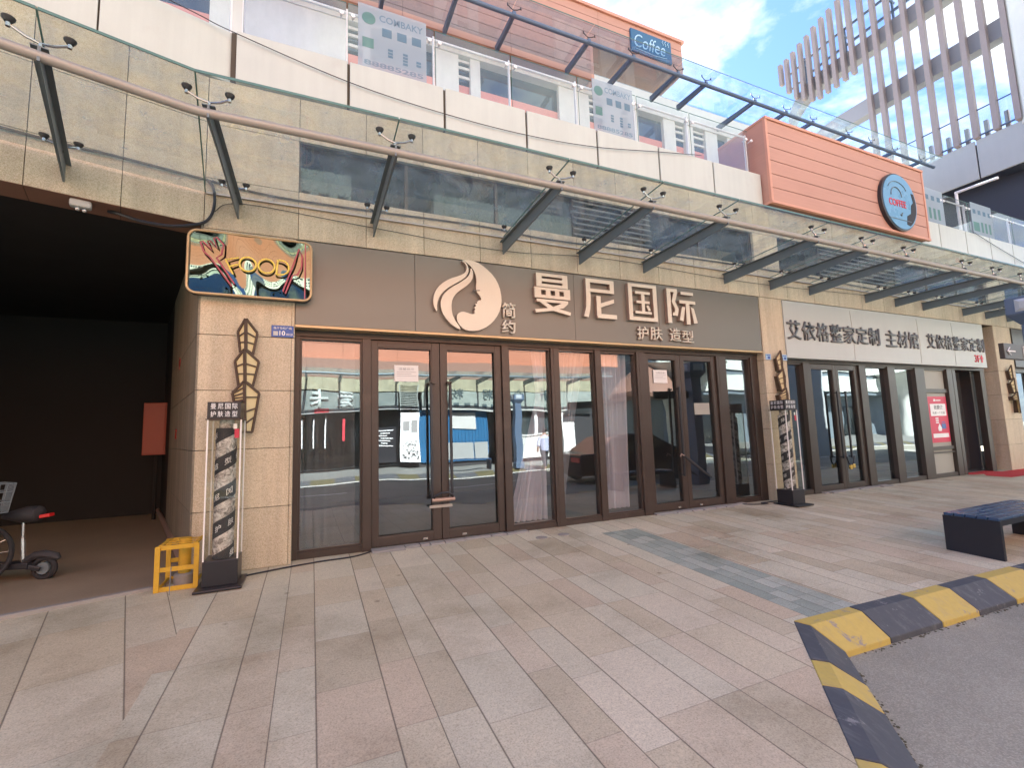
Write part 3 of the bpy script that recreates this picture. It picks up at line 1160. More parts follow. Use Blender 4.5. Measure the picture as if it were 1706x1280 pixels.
# ------------------------------------------------------------------ balustrade on the white band
bal = thing('glass_balustrade', 'frameless glass balustrade on top of the white band left of the orange box', 'balustrade', (3, 0.05, 6.07))
bal2 = thing('glass_balustrade', 'glass balustrade with taped posters right of the orange box', 'balustrade', (16, 0.05, 6.07))


def balustrade(root, xs_, M_=None, posts=True):
    for i in range(len(xs_) - 1):
        b = MB(M_)
        x0, x1 = xs_[i] + 0.012, xs_[i + 1] - 0.012
        b.add([(x0, 0.036, 6.04), (x1, 0.036, 6.04), (x1, 0.036, 6.93), (x0, 0.036, 6.93)], [(0, 1, 2, 3)])
        p_ = b.build('glass_panel', M['balustrade_glass'], root, flat_normals=True)
        b = MB(M_)
        b.box(x0, x1, 0.031, 0.041, 6.931, 6.935)
        b.box(x0 - 0.004, x0, 0.031, 0.041, 6.06, 6.93)
        b.build('pane_edge', M['glass_edge'], p_)
    for i, xx in enumerate(xs_):
        b = MB(M_)
        b.box(xx - 0.012, xx + 0.012, 0.09, 0.13, 6.02, 6.90)
        b.build('baluster', M['white'], root)
        for dx_ in (-0.07, 0.07):
            b = MB(M_)
            b.lathe([(0.026, 0.012), (0.028, 0.02), (0.028, 0.03)], (xx + dx_, 0, 6.76), 14, 'y')
            b.lathe([(0.010, 0.03), (0.010, 0.11)], (xx + dx_, 0, 6.76), 8, 'y')
            b.build('glass_clamp', M['white'], root, smooth=True)
    b = MB(M_)
    b.tube([(xs_[0], 0.11, 6.86), (xs_[-1], 0.11, 6.86)], 0.018, 8)
    b.build('handrail', M['white'], root, smooth=True)


balustrade(bal, [-0.80, 0.36, 1.50, 2.65, 3.80, 4.95, 6.12, 7.6])
balustrade(bal, [-4.4, -3.2, -2.0, -0.85, 0.20], ML)
balustrade(bal2, [13.2, 14.40, 15.62, 16.85, 18.0, 19.2])


def banner(x0, x1, label, digits):
    r = thing('banner', label, 'banner', ((x0 + x1) / 2, 0.05, 6.1), 'advertising banners taped to the terrace glass')
    b = MB()
    b.box(x0, x1, 0.022, 0.026, 6.09, 6.99)
    b.build('sheet', M['poster_film'], r)
    wd = x1 - x0
    text('COMBAKY', x0 + 0.30 * wd, x1 - 0.05 * wd, 6.80, 6.90, 0.021, M['poster_ink'], 'lettering', r, 0.0, 0.02)
    b = MB()
    for k in range(3):
        b.box(x0 + (0.34 + 0.22 * k) * wd, x0 + (0.48 + 0.22 * k) * wd, 0.019, 0.021, 6.60, 6.72)
    for k, (u_, zt, zb) in enumerate(((0.46, 6.50, 6.32), (0.68, 6.46, 6.27), (0.88, 6.42, 6.30))):
        n2 = int((zt - zb) / 0.045)
        for q in range(n2):
            b.box(x0 + (u_ - 0.035) * wd, x0 + (u_ + 0.035) * wd, 0.019, 0.021, zb + q * 0.045, zb + q * 0.045 + 0.032)
    b.build('printed_block', M['poster_ink'], r)
    b = MB()
    b.lathe([(0.085, 0.019), (0.085, 0.021)], (x0 + 0.15 * wd, 0, 6.80), 20, 'y')
    b.box(x0 + 0.06 * wd, x0 + 0.22 * wd, 0.019, 0.021, 6.38, 6.52)
    b.build('emblem', M['poster_green'], r)
    text(digits, x0 + 0.08 * wd, x1 - 0.05 * wd, 6.14, 6.21, 0.021, M['poster_ink'], 'phone_number', r, 0.0, 0.03)
    return r


banner(0.49, 1.38, 'translucent blue company banner on the terrace glass, the larger one at the left', '88885285')
banner(4.07, 4.87, 'translucent blue company banner on the terrace glass, halfway to the orange box', '88885285')
for k, (x0, x1, lb) in enumerate(((13.22, 14.42, 'blue green tenant banner taped to the glass right beside the orange box'), (15.72, 16.85, 'blue green tenant banner on the glass below the bridge, farther right'))):
    r = thing('banner', lb, 'banner', ((x0 + x1) / 2, 0.05, 6.1), 'advertising banners taped to the terrace glass')
    b = MB()
    b.box(x0 + 0.05, x1, 0.022, 0.026, 6.09, 6.98)
    b.build('sheet', M['poster_film'], r)
    b = MB()
    for q in range(4):
        b.box(x0 + 0.14 + q * 0.26, x0 + 0.28 + q * 0.26, 0.019, 0.021, 6.68, 6.80)
    b.build('printed_block', M['poster_ink'], r)
    b = MB()
    for q in range(3):
        b.box(x0 + 0.5 + q * 0.2, x0 + 0.60 + q * 0.2, 0.019, 0.021, 6.2, 6.48)
    b.box(x0 + 0.1, x0 + 0.4, 0.019, 0.021, 6.2, 6.45)
    b.build('emblem', M['poster_green'], r)

# ------------------------------------------------------------------ lower glass canopy
FINX = [-0.78, 0.68, 2.42, 3.66, 4.86, 6.63, 7.79, 8.90, 10.69, 11.77, 12.85, 14.6, 15.7, 16.8, 18.6, 19.7, 20.8, 22.6, 23.7, 24.8]


def spider(b, x, y, z, drop=0.075, arm=0.145):
    """two armed glass fitting; glass sits at z"""
    b.tube([(x, y, z - drop - 0.05), (x, y, z - drop)], 0.012, 8)
    for sgn in (-1, 1):
        tip = Vector((x + sgn * arm, y - 0.045 * 1, z - 0.045))
        b.tube([(x, y, z - drop), (x + sgn * arm * 0.5, y - 0.02, z - drop + 0.005), tuple(tip)], 0.009, 7)
        b.tube([tuple(tip + Vector((0, 0, -0.018))), tuple(tip + Vector((0, 0, 0.03)))], 0.013, 8)


def spider_caps(b, x, y, z, arm=0.145):
    for sgn in (-1, 1):
        b.lathe([(0.020, -0.032), (0.034, -0.012), (0.036, 0.0)], (x + sgn * arm, y - 0.045, z - 0.002), 12)


def gz(y):
    return 4.03 - 0.060 * y if False else 4.055 - 0.045 * y   # underside of the canopy glass


def fin(root, x, M_=None, tip=-1.60):
    b = MB(M_)
    w2 = 0.008
    zi0, zi1 = 3.815, 3.985
    zo0, zo1 = 3.905, 4.005
    b.hull8([(x - w2, 0.0, zi0), (x + w2, 0.0, zi0), (x + w2, 0.0, zi1), (x - w2, 0.0, zi1)], [(x - w2, tip - 0.06, zo0), (x + w2, tip - 0.06, zo0), (x + w2, tip - 0.06, zo1), (x - w2, tip - 0.06, zo1)])
    fw = 0.045
    for za, zb in ((zi1, zo1),):
        b.hull8([(x - fw, 0.0, za), (x + fw, 0.0, za), (x + fw, 0.0, za + 0.008), (x - fw, 0.0, za + 0.008)], [(x - fw, tip - 0.06, zb), (x + fw, tip - 0.06, zb), (x + fw, tip - 0.06, zb + 0.008), (x - fw, tip - 0.06, zb + 0.008)])
    f_ = b.build('fin', M['steel'], root)
    b = MB(M_)
    spider(b, x, -1.62, gz(-1.62) - 0.0)
    spider(b, x, -0.28, gz(-0.28), 0.05, 0.11)
    s_ = b.build('spider_fitting', M['chrome'], f_, smooth=True)
    b = MB(M_)
    spider_caps(b, x, -1.62, gz(-1.665))
    spider_caps(b, x, -0.28, gz(-0.325), 0.11)
    b.build('glass_button', M['black_cap'], f_, smooth=True)
    return f_


can = thing('glass_canopy', 'long glass canopy on dark steel fins with a pale tube along the shop fronts', 'canopy', (8, -0.8, 4.0))
for x in FINX:
    fin(can, x)
fin(can, -1.10, ML)
fin(can, -2.55, ML)
fin(can, -4.0, ML)
bend = (-0.866, -1.63)
b = MB()
ps = [ML @ Vector((-5.2, -1.63, 3.955)), Vector((bend[0], bend[1], 3.955)), Vector((25.5, -1.63, 3.955))]
b.tube([ps[0], ps[0].lerp(ps[1], 0.5), ps[1] + (ps[0] - ps[1]).normalized() * 0.05, ps[1] + Vector((0.05, 0, 0)), (8, -1.63, 3.955), ps[2]], 0.036, 12)
b.build('tube', M['tube'], can, smooth=True)
GL_OUT, GL_IN = -1.84, -0.035
gx = [-0.80] + [x for x in FINX[1:]]
for i in range(len(gx) - 1):
    a, e = gx[i] + 0.006, gx[i + 1] - 0.006
    b = MB()
    a0 = a if i else -0.838
    a = a if i else -1.098
    b.add([(a0, GL_OUT, gz(GL_OUT)), (e, GL_OUT, gz(GL_OUT)), (e, GL_IN, gz(GL_IN)), (a, GL_IN, gz(GL_IN))], [(0, 1, 2, 3)])
    p_ = b.build('glass_pane', M['canopy_glass'], can, flat_normals=True)
    b = MB()
    b.box(a0, e, GL_OUT - 0.006, GL_OUT - 0.0005, gz(GL_OUT) - 0.004, gz(GL_OUT) + 0.016)
    b.bar((e + 0.006, GL_OUT, gz(GL_OUT) + 0.003), (e + 0.006, GL_IN, gz(GL_IN) + 0.003), 0.011, 0.010)
    b.build('pane_edge', M['glass_edge'], p_)
lx = [-5.4, -4.0, -2.55, -1.10, 0.20]
for i in range(4):
    a, e = lx[i] + 0.006, lx[i + 1] - 0.006
    b = MB(ML)
    e0 = e if i < 3 else -0.30 + 0.0
    b.add([(a, GL_OUT, gz(GL_OUT)), (-0.263 if i == 3 else e, GL_OUT, gz(GL_OUT)), (0.0 if i == 3 else e, GL_IN, gz(GL_IN)), (a, GL_IN, gz(GL_IN))], [(0, 1, 2, 3)])
    p_ = b.build('glass_pane', M['canopy_glass'], can, flat_normals=True)
    b = MB(ML)
    b.box(a, -0.263 if i == 3 else e, GL_OUT - 0.006, GL_OUT - 0.0005, gz(GL_OUT) - 0.004, gz(GL_OUT) + 0.016)
    if i < 3:
        b.bar((e + 0.006, GL_OUT, gz(GL_OUT) + 0.003), (e + 0.006, GL_IN, gz(GL_IN) + 0.003), 0.011, 0.010)
    else:
        b.bar((-0.263, GL_OUT, gz(GL_OUT) + 0.003), (0.0, GL_IN, gz(GL_IN) + 0.003), 0.011, 0.010)
    b.build('pane_edge', M['glass_edge'], p_)
b = MB()
b.box(-1.09, XE, -0.03, 0.0, gz(0) - 0.008, gz(0) + 0.012)
b.build('wall_flashing', M['tube'], can)

# ------------------------------------------------------------------ upper glass canopy
ucan = thing('glass_canopy', 'upper glass canopy on blue grey fins below the orange top storey', 'canopy', (8, 2.2, 9.7))
UF = [1.15, 2.46, 3.64, 5.41, 6.60, 7.91, 8.80, 10.5, 11.7, 12.8, 14.4, 15.5, 16.7, 18.2]
TY = 1.95
for x in UF:
    b = MB()
    b.hull8([(x - 0.035, YC if x < 9.1 else YS - 0.15, 9.68), (x + 0.035, YC if x < 9.1 else YS - 0.15, 9.68), (x + 0.035, YC if x < 9.1 else YS - 0.15, 9.82), (x - 0.035, YC if x < 9.1 else YS - 0.15, 9.82)],
            [(x - 0.035, TY - 0.05, 9.68), (x + 0.035, TY - 0.05, 9.68), (x + 0.035, TY - 0.05, 9.76), (x - 0.035, TY - 0.05, 9.76)])
    f_ = b.build('fin', M['post_blue'], ucan)
    b = MB()
    spider(b, x, TY, 9.90)
    b.build('spider_fitting', M['black_cap'], f_, smooth=True)
b = MB()
b.tube([(-6, TY, 9.70), (19, TY, 9.70)], 0.045, 10)
b.build('tube', M['post_blue'], ucan, smooth=True)
ux = [-6, -3.4, -1.2] + UF + [19]
for i in range(len(ux) - 1):
    b = MB()
    a, e = ux[i] + 0.006, ux[i + 1] - 0.006
    b.add([(a, 1.70, 9.90), (e, 1.70, 9.90), (e, YC - 0.05, 9.88), (a, YC - 0.05, 9.88)], [(0, 1, 2, 3)])
    p_ = b.build('glass_pane', M['upper_canopy_glass'], ucan, flat_normals=True)
    b = MB()
    b.box(a, e, 1.690, 1.699, 9.895, 9.908)
    b.build('pane_edge', M['glass_edge'], p_)

# coffee sign on the top storey
cs = thing('coffee_sign', 'dark blue board with outlined cursive coffee lettering on the orange top storey', 'sign', (8, YC, 11.2))
b = MB()
b.box(7.35, 8.68, YC - 0.06, YC, 10.92, 11.55)
b.build('board', M['coffee_blue'], cs, bevel=0.02)
text('Coffee', 7.45, 8.45, 11.05, 11.42, YC - 0.061, M['pale_blue_line'], 'lettering', cs, 0.01, -0.004, shear=0.25)
b = MB()
for k in range(3):
    b.tube([(8.38 + 0.09 * k + 0.02 * math.sin(q * 1.6), YC - 0.07, 11.36 + q * 0.03) for q in range(6)], 0.008, 5)
b.tube([(7.5, YC - 0.07, 11.0), (8.1, YC - 0.07, 10.97), (8.5, YC - 0.07, 11.02)], 0.008, 5)
b.build('steam', M['pale_blue_line'], cs)

# ================================================================== SHOP SIGNS
ss = thing('salon_sign', 'long grey brown signboard with champagne salon characters and a profile logo', 'sign', (3.6, 0, 2.62))
b = MB()
for xa_, xb_ in ((-0.185, 1.18), (1.183, 3.52), (3.523, 5.09), (5.093, 7.405)):
    b.box(xa_, xb_, -0.025, 0.12, 2.648, 3.645)
b.build('board', M['salon_board'], ss, bevel=0.004)
b = MB()
b.box(-0.185, 7.405, -0.030, 0.12, 2.618, 2.645)
b.build('gold_strip', M['gold'], ss)
LA = [(1.776, 3.621), (1.869, 3.64), (1.992, 3.63), (2.116, 3.564), (2.241, 3.454), (2.314, 3.326), (2.345, 3.156), (2.325, 3.007), (2.249, 2.867), (2.145, 2.764), (2.019, 2.696), (1.896, 2.677), (1.799, 2.695), (1.729, 2.761), (1.702, 2.841), (1.72, 2.901), (1.781, 2.934), (1.841, 2.924), (1.913, 2.903), (1.953, 2.916), (1.949, 2.954), (1.966, 2.979), (1.942, 2.996), (1.98, 3.023), (1.956, 3.043), (1.993, 3.06), (1.989, 3.089), (2.057, 3.114), (2.031, 3.165), (1.999, 3.198), (1.98, 3.233), (1.979, 3.281), (1.991, 3.367), (1.976, 3.462), (1.921, 3.554), (1.844, 3.61)]
LB1 = [(1.776, 3.619), (1.838, 3.588), (1.861, 3.527), (1.835, 3.459), (1.754, 3.409), (1.622, 3.357), (1.503, 3.274), (1.432, 3.181), (1.398, 3.073), (1.406, 2.97), (1.451, 2.893), (1.446, 3.008), (1.489, 3.123), (1.584, 3.226), (1.716, 3.31), (1.827, 3.386), (1.88, 3.464), (1.881, 3.537), (1.85, 3.60)]
LB2 = [(1.911, 3.548), (1.949, 3.472), (1.932, 3.373), (1.849, 3.28), (1.726, 3.192), (1.653, 3.096), (1.634, 2.977), (1.66, 2.838), (1.771, 2.689), (1.7, 2.706), (1.593, 2.783), (1.516, 2.893), (1.49, 3.012), (1.524, 3.131), (1.631, 3.235), (1.765, 3.32), (1.863, 3.397), (1.904, 3.467)]


def smooth_poly(p, keep=0.35):
    """one pass of corner cutting"""
    out = []
    n = len(p)
    for i in range(n):
        a, c = Vector((*p[i], 0)), Vector((*p[(i + 1) % n], 0))
        out += [tuple(a.lerp(c, 0.25))[:2], tuple(a.lerp(c, 0.75))[:2]]
    return out


for nm, L in (('logo_face', LA), ('logo_hair', LB1), ('logo_hair', LB2)):
    b = MB()
    b.m = 0
    pp = smooth_poly(L)
    b.prism(pp, -0.085, -0.075)
    b.m = 1
    b.prism([(x, z) for x, z in pp], -0.0745, -0.027)
    b.build(nm, [M['champagne'], M['letter_side']], ss, flat_normals=False)
b = MB()
b.tube([(1.955, -0.08, 3.235), (1.93, -0.082, 3.222), (2.03, -0.084, 3.238)], 0.008, 6)
b.build('logo_eyelash', M['salon_board'], ss)
def bx_(x0, x1, z0, z1):
    return [(x0, z0), (x1, z0), (x1, z1), (x0, z1)]


GLYPH = {
    '曼': [bx_(0.06, 0.94, 0.925, 1), bx_(0.06, 0.21, 0.655, 0.924), bx_(0.79, 0.94, 0.655, 0.924), bx_(0.211, 0.789, 0.79, 0.865), bx_(0.211, 0.789, 0.655, 0.73),
          bx_(0, 1, 0.575, 0.64), bx_(0, 1, 0.375, 0.455), bx_(0, 0.18, 0.4551, 0.5749), bx_(0.31, 0.44, 0.4551, 0.5749), bx_(0.57, 0.69, 0.4551, 0.5749), bx_(0.82, 1, 0.4551, 0.5749),
          bx_(0.05, 0.93, 0.275, 0.345), [(0.74, 0.276), (0.93, 0.276), (0.80, 0.16), (0.52, 0.075), (0.02, 0.0), (0, 0.075), (0.46, 0.15)], [(0.12, 0.276), (0.30, 0.276), (0.52, 0.155), (1.0, 0.06), (0.98, -0.02), (0.42, 0.09)]],
    '尼': [bx_(0.07, 0.95, 0.905, 1), bx_(0.82, 0.95, 0.66, 0.904), bx_(0.201, 0.819, 0.66, 0.745), [(0.07, 0.904), (0.20, 0.904), (0.20, 0.45), (0.17, 0.2), (0.11, 0.0), (-0.02, 0.02), (0.05, 0.25), (0.07, 0.5)],
          bx_(0.38, 0.51, 0.06, 0.57), [(0.511, 0.28), (0.93, 0.42), (0.93, 0.52), (0.511, 0.385)], [(0.40, 0.0), (1.0, 0.0), (1.0, 0.11), (0.511, 0.11), (0.511, 0.059), (0.38, 0.059)]],
    '国': [bx_(0, 0.13, 0, 1), bx_(0.87, 1, 0, 1), bx_(0.131, 0.869, 0.915, 1), bx_(0.131, 0.869, 0, 0.095), bx_(0.24, 0.76, 0.73, 0.80), bx_(0.27, 0.73, 0.475, 0.545), bx_(0.21, 0.79, 0.19, 0.26), bx_(0.445, 0.555, 0.545, 0.73), bx_(0.445, 0.555, 0.26, 0.475), [(0.60, 0.42), (0.68, 0.43), (0.76, 0.30), (0.68, 0.28)]],
    '际': [bx_(0, 0.13, 0, 1), bx_(0.131, 0.37, 0.905, 1), [(0.25, 0.904), (0.37, 0.904), (0.28, 0.63), (0.39, 0.42), (0.34, 0.22), (0.18, 0.22), (0.18, 0.31), (0.25, 0.32), (0.265, 0.42), (0.16, 0.63)],
          bx_(0.50, 0.94, 0.86, 0.945), bx_(0.43, 1.0, 0.60, 0.69), bx_(0.65, 0.78, 0.0, 0.60), [(0.51, 0.50), (0.62, 0.50), (0.53, 0.08), (0.40, 0.10)], [(0.83, 0.50), (0.93, 0.48), (1.04, 0.06), (0.91, 0.04)]],
}
for ch, x0, x1, z0, z1 in (('曼', 2.842, 3.417, 3.001, 3.581), ('尼', 3.654, 4.223, 2.993, 3.585), ('国', 4.461, 5.011, 3.006, 3.591), ('际', 5.222, 5.818, 3.009, 3.581)):
    bf, bs = MB(), MB()
    for k, st_ in enumerate(GLYPH[ch]):
        P = [(x0 + (x1 - x0) * a_, z0 + (z1 - z0) * c_) for a_, c_ in st_]
        bf.prism(P, -0.090 - 0.0004 * k, -0.082)
        bs.prism(P, -0.0815, -0.026)
    cf = bf.build('character', M['champagne'], ss)
    bs.build('character_side', M['letter_side'], cf)
for ch, x0, x1, z0, z1, bold in (('简', 2.352, 2.554, 2.896, 3.113, 0.02), ('约', 2.345, 2.546, 2.682, 2.871, 0.022), ('护', 4.612, 4.832, 2.712, 2.923, 0.012), ('肤', 4.866, 5.113, 2.715, 2.931, 0.009),
                                 ('造', 5.26, 5.489, 2.717, 2.935, 0.012), ('型', 5.512, 5.763, 2.712, 2.913, 0.012)):
    big = (z1 - z0) > 0.4
    d = 0.055 if big else 0.03
    o = text(ch, x0, x1, z0, z1, -0.027 - d, M['champagne'], 'character', ss, 0.006, bold)
    o2 = text(ch, x0, x1, z0, z1, -0.027, M['letter_side'], 'character_side', o, d - 0.001, bold)

s2 = thing('shop_sign', 'pale grey signboard with dark mirror characters over the second shop', 'sign', (11.8, 0, 2.55))
b = MB()
b.box(8.065, 15.40, -0.015, 0.12, 2.555, 3.650)
b.build('board', M['pale_board'], s2, bevel=0.004)
b = MB()
for xx in (10.1, 12.5, 13.95):
    b.tube([(xx, -0.018, 2.58), (xx + 0.02, -0.018, 3.0), (xx - 0.02, -0.018, 3.6)], 0.004, 5)
b.build('board_crease', M['pale_board'], s2)
for body, x0, x1, z0, z1 in (('艾依格整家定制', 8.10, 11.02, 2.905, 3.275), ('主材馆', 11.2, 12.47, 2.90, 3.268), ('艾依格整家定制', 12.776, 15.367, 2.938, 3.272)):
    n_ = len(body)
    wd = (x1 - x0) / n_
    for i, ch in enumerate(body):
        text(ch, x0 + i * wd + 0.012, x0 + (i + 1) * wd - 0.02, z0, z1, -0.016, M['chrome_letter'], 'character', s2, 0.022, 0.014)
text('3F', 14.83, 15.08, 2.68, 2.86, -0.016, M['red'], 'red_lettering', s2, 0.008, 0.012)
b = MB()
b.prism([(15.10, 2.77), (15.245, 2.77), (15.17, 2.87)], -0.024, -0.016)
b.box(15.14, 15.20, -0.024, -0.016, 2.68, 2.77)
b.build('red_arrow', M['red'], s2)

# FOOD sign at the corner of the passage
fs_ = thing('food_sign', 'mirror faced food sign with yellow tube letters, pink fork and knife, gold rim', 'sign', (-0.61, 0, 2.9))


def rrect(x0, x1, z0, z1, r, n=6):
    out = []
    for cx, cz, a0 in ((x1 - r, z1 - r, 0), (x0 + r, z1 - r, 90), (x0 + r, z0 + r, 180), (x1 - r, z0 + r, 270)):
        for k in range(n + 1):
            a = R(a0 + 90 * k / n)
            out.append((cx + r * math.cos(a), cz + r * math.sin(a)))
    return out


FY = -0.13
b = MB()
b.prism(rrect(-1.21, -0.02, 2.895, 3.585, 0.085), FY + 0.055, -0.028)
rr = rrect(-1.21, -0.02, 2.895, 3.585, 0.085)
ri = rrect(-1.192, -0.038, 2.913, 3.567, 0.07)
for k in range(len(rr)):
    l = (k + 1) % len(rr)
    b.hull8([(rr[k][0], FY - 0.004, rr[k][1]), (rr[l][0], FY - 0.004, rr[l][1]), (ri[l][0], FY - 0.004, ri[l][1]), (ri[k][0], FY - 0.004, ri[k][1])], [(rr[k][0], FY + 0.055, rr[k][1]), (rr[l][0], FY + 0.055, rr[l][1]), (ri[l][0], FY + 0.055, ri[l][1]), (ri[k][0], FY + 0.055, ri[k][1])])
b.build('housing', M['black'], fs_)
def mirror_pt(u, v):
    x, z = -1.192 + 1.154 * u, 2.913 + 0.654 * v
    zn, xn = (v - 0.5) * 2, (u - 0.5) * 2
    return (x, FY - 0.004 + 0.030 * (1 - zn * zn) + 0.012 * math.sin(u * 9.0 + 0.6) * (1 - zn * zn) + 0.006 * math.sin(u * 21 + v * 5) * (1 - xn * xn), z)


b = MB()
b.grid(mirror_pt, 60, 30)
b.build('mirror_face', M['mirror'], fs_, smooth=True, flat_normals=True)
b = MB()
b.tube([(x, FY - 0.004, z) for x, z in rrect(-1.205, -0.025, 2.90, 3.58, 0.085)], 0.014, 8, True)
b.build('rim', M['gold'], fs_, smooth=True)
b = MB()
t = FY - 0.022
b.tube([(-0.74, t, 3.317), (-0.862, t, 3.279), (-0.79, t, 3.125)], 0.010, 8)
b.tube([(-0.828, t, 3.208), (-0.748, t, 3.240)], 0.010, 8)
for cx in (-0.655, -0.475):
    b.tube([(cx + 0.079 * math.cos(q * 0.2618), t, 3.252 + 0.079 * math.sin(q * 0.2618)) for q in range(24)], 0.010, 8, True)
b.tube([(-0.365, t, 3.335), (-0.378, t, 3.169)], 0.010, 8)
b.tube([(-0.365, t, 3.335)] + [(-0.338 + 0.085 * math.cos(R(a)), t, 3.253 + 0.083 * math.sin(R(a))) for a in range(75, -91, -15)] + [(-0.378, t, 3.169)], 0.010, 8)
b.build('tube_lettering', M['neon_yellow'], fs_, smooth=True)
b = MB()
b.tube([(-1.093, t, 3.443), (-1.062, t, 3.345), (-1.0, t, 3.285), (-0.80, t, 2.995), (-0.775, t, 3.02), (-0.945, t, 3.29), (-0.90, t, 3.33), (-0.885, t, 3.44), (-0.95, t, 3.515), (-0.975, t, 3.50), (-0.945, t, 3.39), (-1.01, t, 3.47), (-1.03, t, 3.46), (-0.99, t, 3.37), (-1.075, t, 3.455)], 0.009, 7, True)
b.build('fork_outline', M['neon_pink'], fs_, smooth=True)
b = MB()
b.tube([(-0.153, t, 3.49), (-0.12, t, 3.41), (-0.125, t, 3.28), (-0.165, t, 3.19), (-0.215, t, 3.175), (-0.285, t, 2.96), (-0.31, t, 2.985), (-0.215, t, 3.28)], 0.009, 7, True)
b.build('knife_outline', M['neon_pink'], fs_, smooth=True)
b = MB()
b.box(-0.095, -0.083, FY - 0.008, FY - 0.0045, 2.92, 3.56)
b.build('seam', M['neon_pink'], fs_)

# street number plates
pl = thing('number_plate', 'blue street number plate reading 10 beside the salon frame', 'plate', (-0.31, 0, 2.55))
b = MB()
b.box(-0.425, -0.20, -0.012, -0.001, 2.495, 2.628)
b.build('plate', M['plate_blue'], pl, bevel=0.004)
text('金海世纪广场', -0.405, -0.22, 2.583, 2.612, -0.0125, M['white'], 'street_name', pl, 0.001, 0.01)
text('10', -0.345, -0.285, 2.512, 2.568, -0.0125, M['white'], 'house_number', pl, 0.001, 0.03)
text('栋', -0.275, -0.245, 2.514, 2.540, -0.0125, M['white'], 'unit_mark', pl, 0.001, 0.0)
text('128', -0.243, -0.21, 2.514, 2.540, -0.0125, M['white'], 'unit_number', pl, 0.001, 0.0)
b = MB()
b.box(-0.405, -0.358, -0.0138, -0.0125, 2.512, 2.560)
b.build('seal', M['grey_plastic'], pl)
for xx, lb in ((7.50, 'pale blue number plate on the left of the middle column'), (7.93, 'pale blue number plate right of the feather lamp on the middle column')):
    q = thing('number_plate', lb, 'plate', (xx, 0, 2.55))
    b = MB()
    b.box(xx, xx + 0.13, -0.012, -0.001, 2.50, 2.605)
    b.build('plate', M['plate_pale'], q)
    b = MB()
    b.box(xx + 0.045, xx + 0.105, -0.0135, -0.0125, 2.515, 2.56)
    b.box(xx + 0.015, xx + 0.115, -0.0135, -0.0125, 2.575, 2.59)
    b.build('print', M['plate_blue'], q)

# feather wall lamps
P1 = [(-0.664, 2.66), (-0.56, 2.517), (-0.596, 2.275), (-0.656, 2.322), (-0.707, 2.292), (-0.736, 2.519)]
P2 = [(-0.665, 2.321), (-0.538, 2.199), (-0.588, 1.925), (-0.653, 1.973), (-0.712, 1.931), (-0.754, 2.197)]
P3 = [(-0.657, 1.973), (-0.527, 1.853), (-0.581, 1.437), (-0.635, 1.439), (-0.749, 1.76), (-0.769, 1.855)]


def feather(label, loc):
    r = thing('feather_lamp', label, 'wall lamp', (-0.655, 0, 1.44), 'feather shaped wall lamps on the columns')
    for P, yk in ((P1, -0.10), (P2, -0.12), (P3, -0.14)):
        top, rs, rb, bc, lb, ls = P

        def y3(p):   # folded: the spine stands off the wall, the edges lie close to it
            return (p[0], yk + abs(p[0] + 0.66) * 0.55, p[1])
        last = P is P3
        spine_b = (-0.64, 1.44) if last else bc
        sides = [[top, rs, rb, spine_b], [top, ls, lb, (-0.648, 1.775) if last else bc]]
        for sd in sides:
            pts = [Vector(y3(p)) for p in sd]
            pts[0].y = pts[3].y = yk
            n = (pts[1] - pts[0]).cross(pts[3] - pts[0]).normalized()
            if n.y > 0:
                n = -n
            b = MB()
            b.hull8([p for p in pts], [p - n * 0.008 for p in pts])
            b.build('panel', M['feather_panel'], r)
            b = MB()
            for i in range(4):
                b.bar(pts[i] + n * 0.006, pts[(i + 1) % 4] + n * 0.006, 0.022, 0.02, n)
            for t_ in ((0.42, 0.72) if not last else (0.30, 0.58, 0.80)):
                a = pts[0].lerp(pts[3], min(1, t_ * 1.05))
                c = pts[1].lerp(pts[2], max(0, t_ - 0.20))
                b.bar(a + n * 0.007, c + n * 0.007, 0.014, 0.016, n)
            # sides back to the wall
            b.add([pts[1], pts[2], Vector((pts[2].x, -0.002, pts[2].z)), Vector((pts[1].x, -0.002, pts[1].z))], [(0, 1, 2, 3)])
            b.build('lamp_frame', M['feather_frame'], r)
    return r


fe = feather('dark framed cream feather lamp on the left column beside the passage', None)
copy_tree(fe, (8.43, 0, 0), 'dark framed cream feather lamp on the middle column behind the right display case', 'feather shaped wall lamps on the columns')
copy_tree(fe, (17.05, 0, -0.02), 'dark framed cream feather lamp on the far right column under the parking sign', 'feather shaped wall lamps on the columns')

# ================================================================== SHOP FRONTS
GY = 0.215


def pane(root, x0, x1, z0, z1, mat, y=GY, name='window_pane'):
    b = MB()
    b.add([(x0 - 0.006, y, z0 - 0.006), (x1 + 0.006, y, z0 - 0.006), (x1 + 0.006, y, z1 + 0.006), (x0 - 0.006, y, z1 + 0.006)], [(0, 1, 2, 3)])
    return b.build(name, mat, root, flat_normals=True)


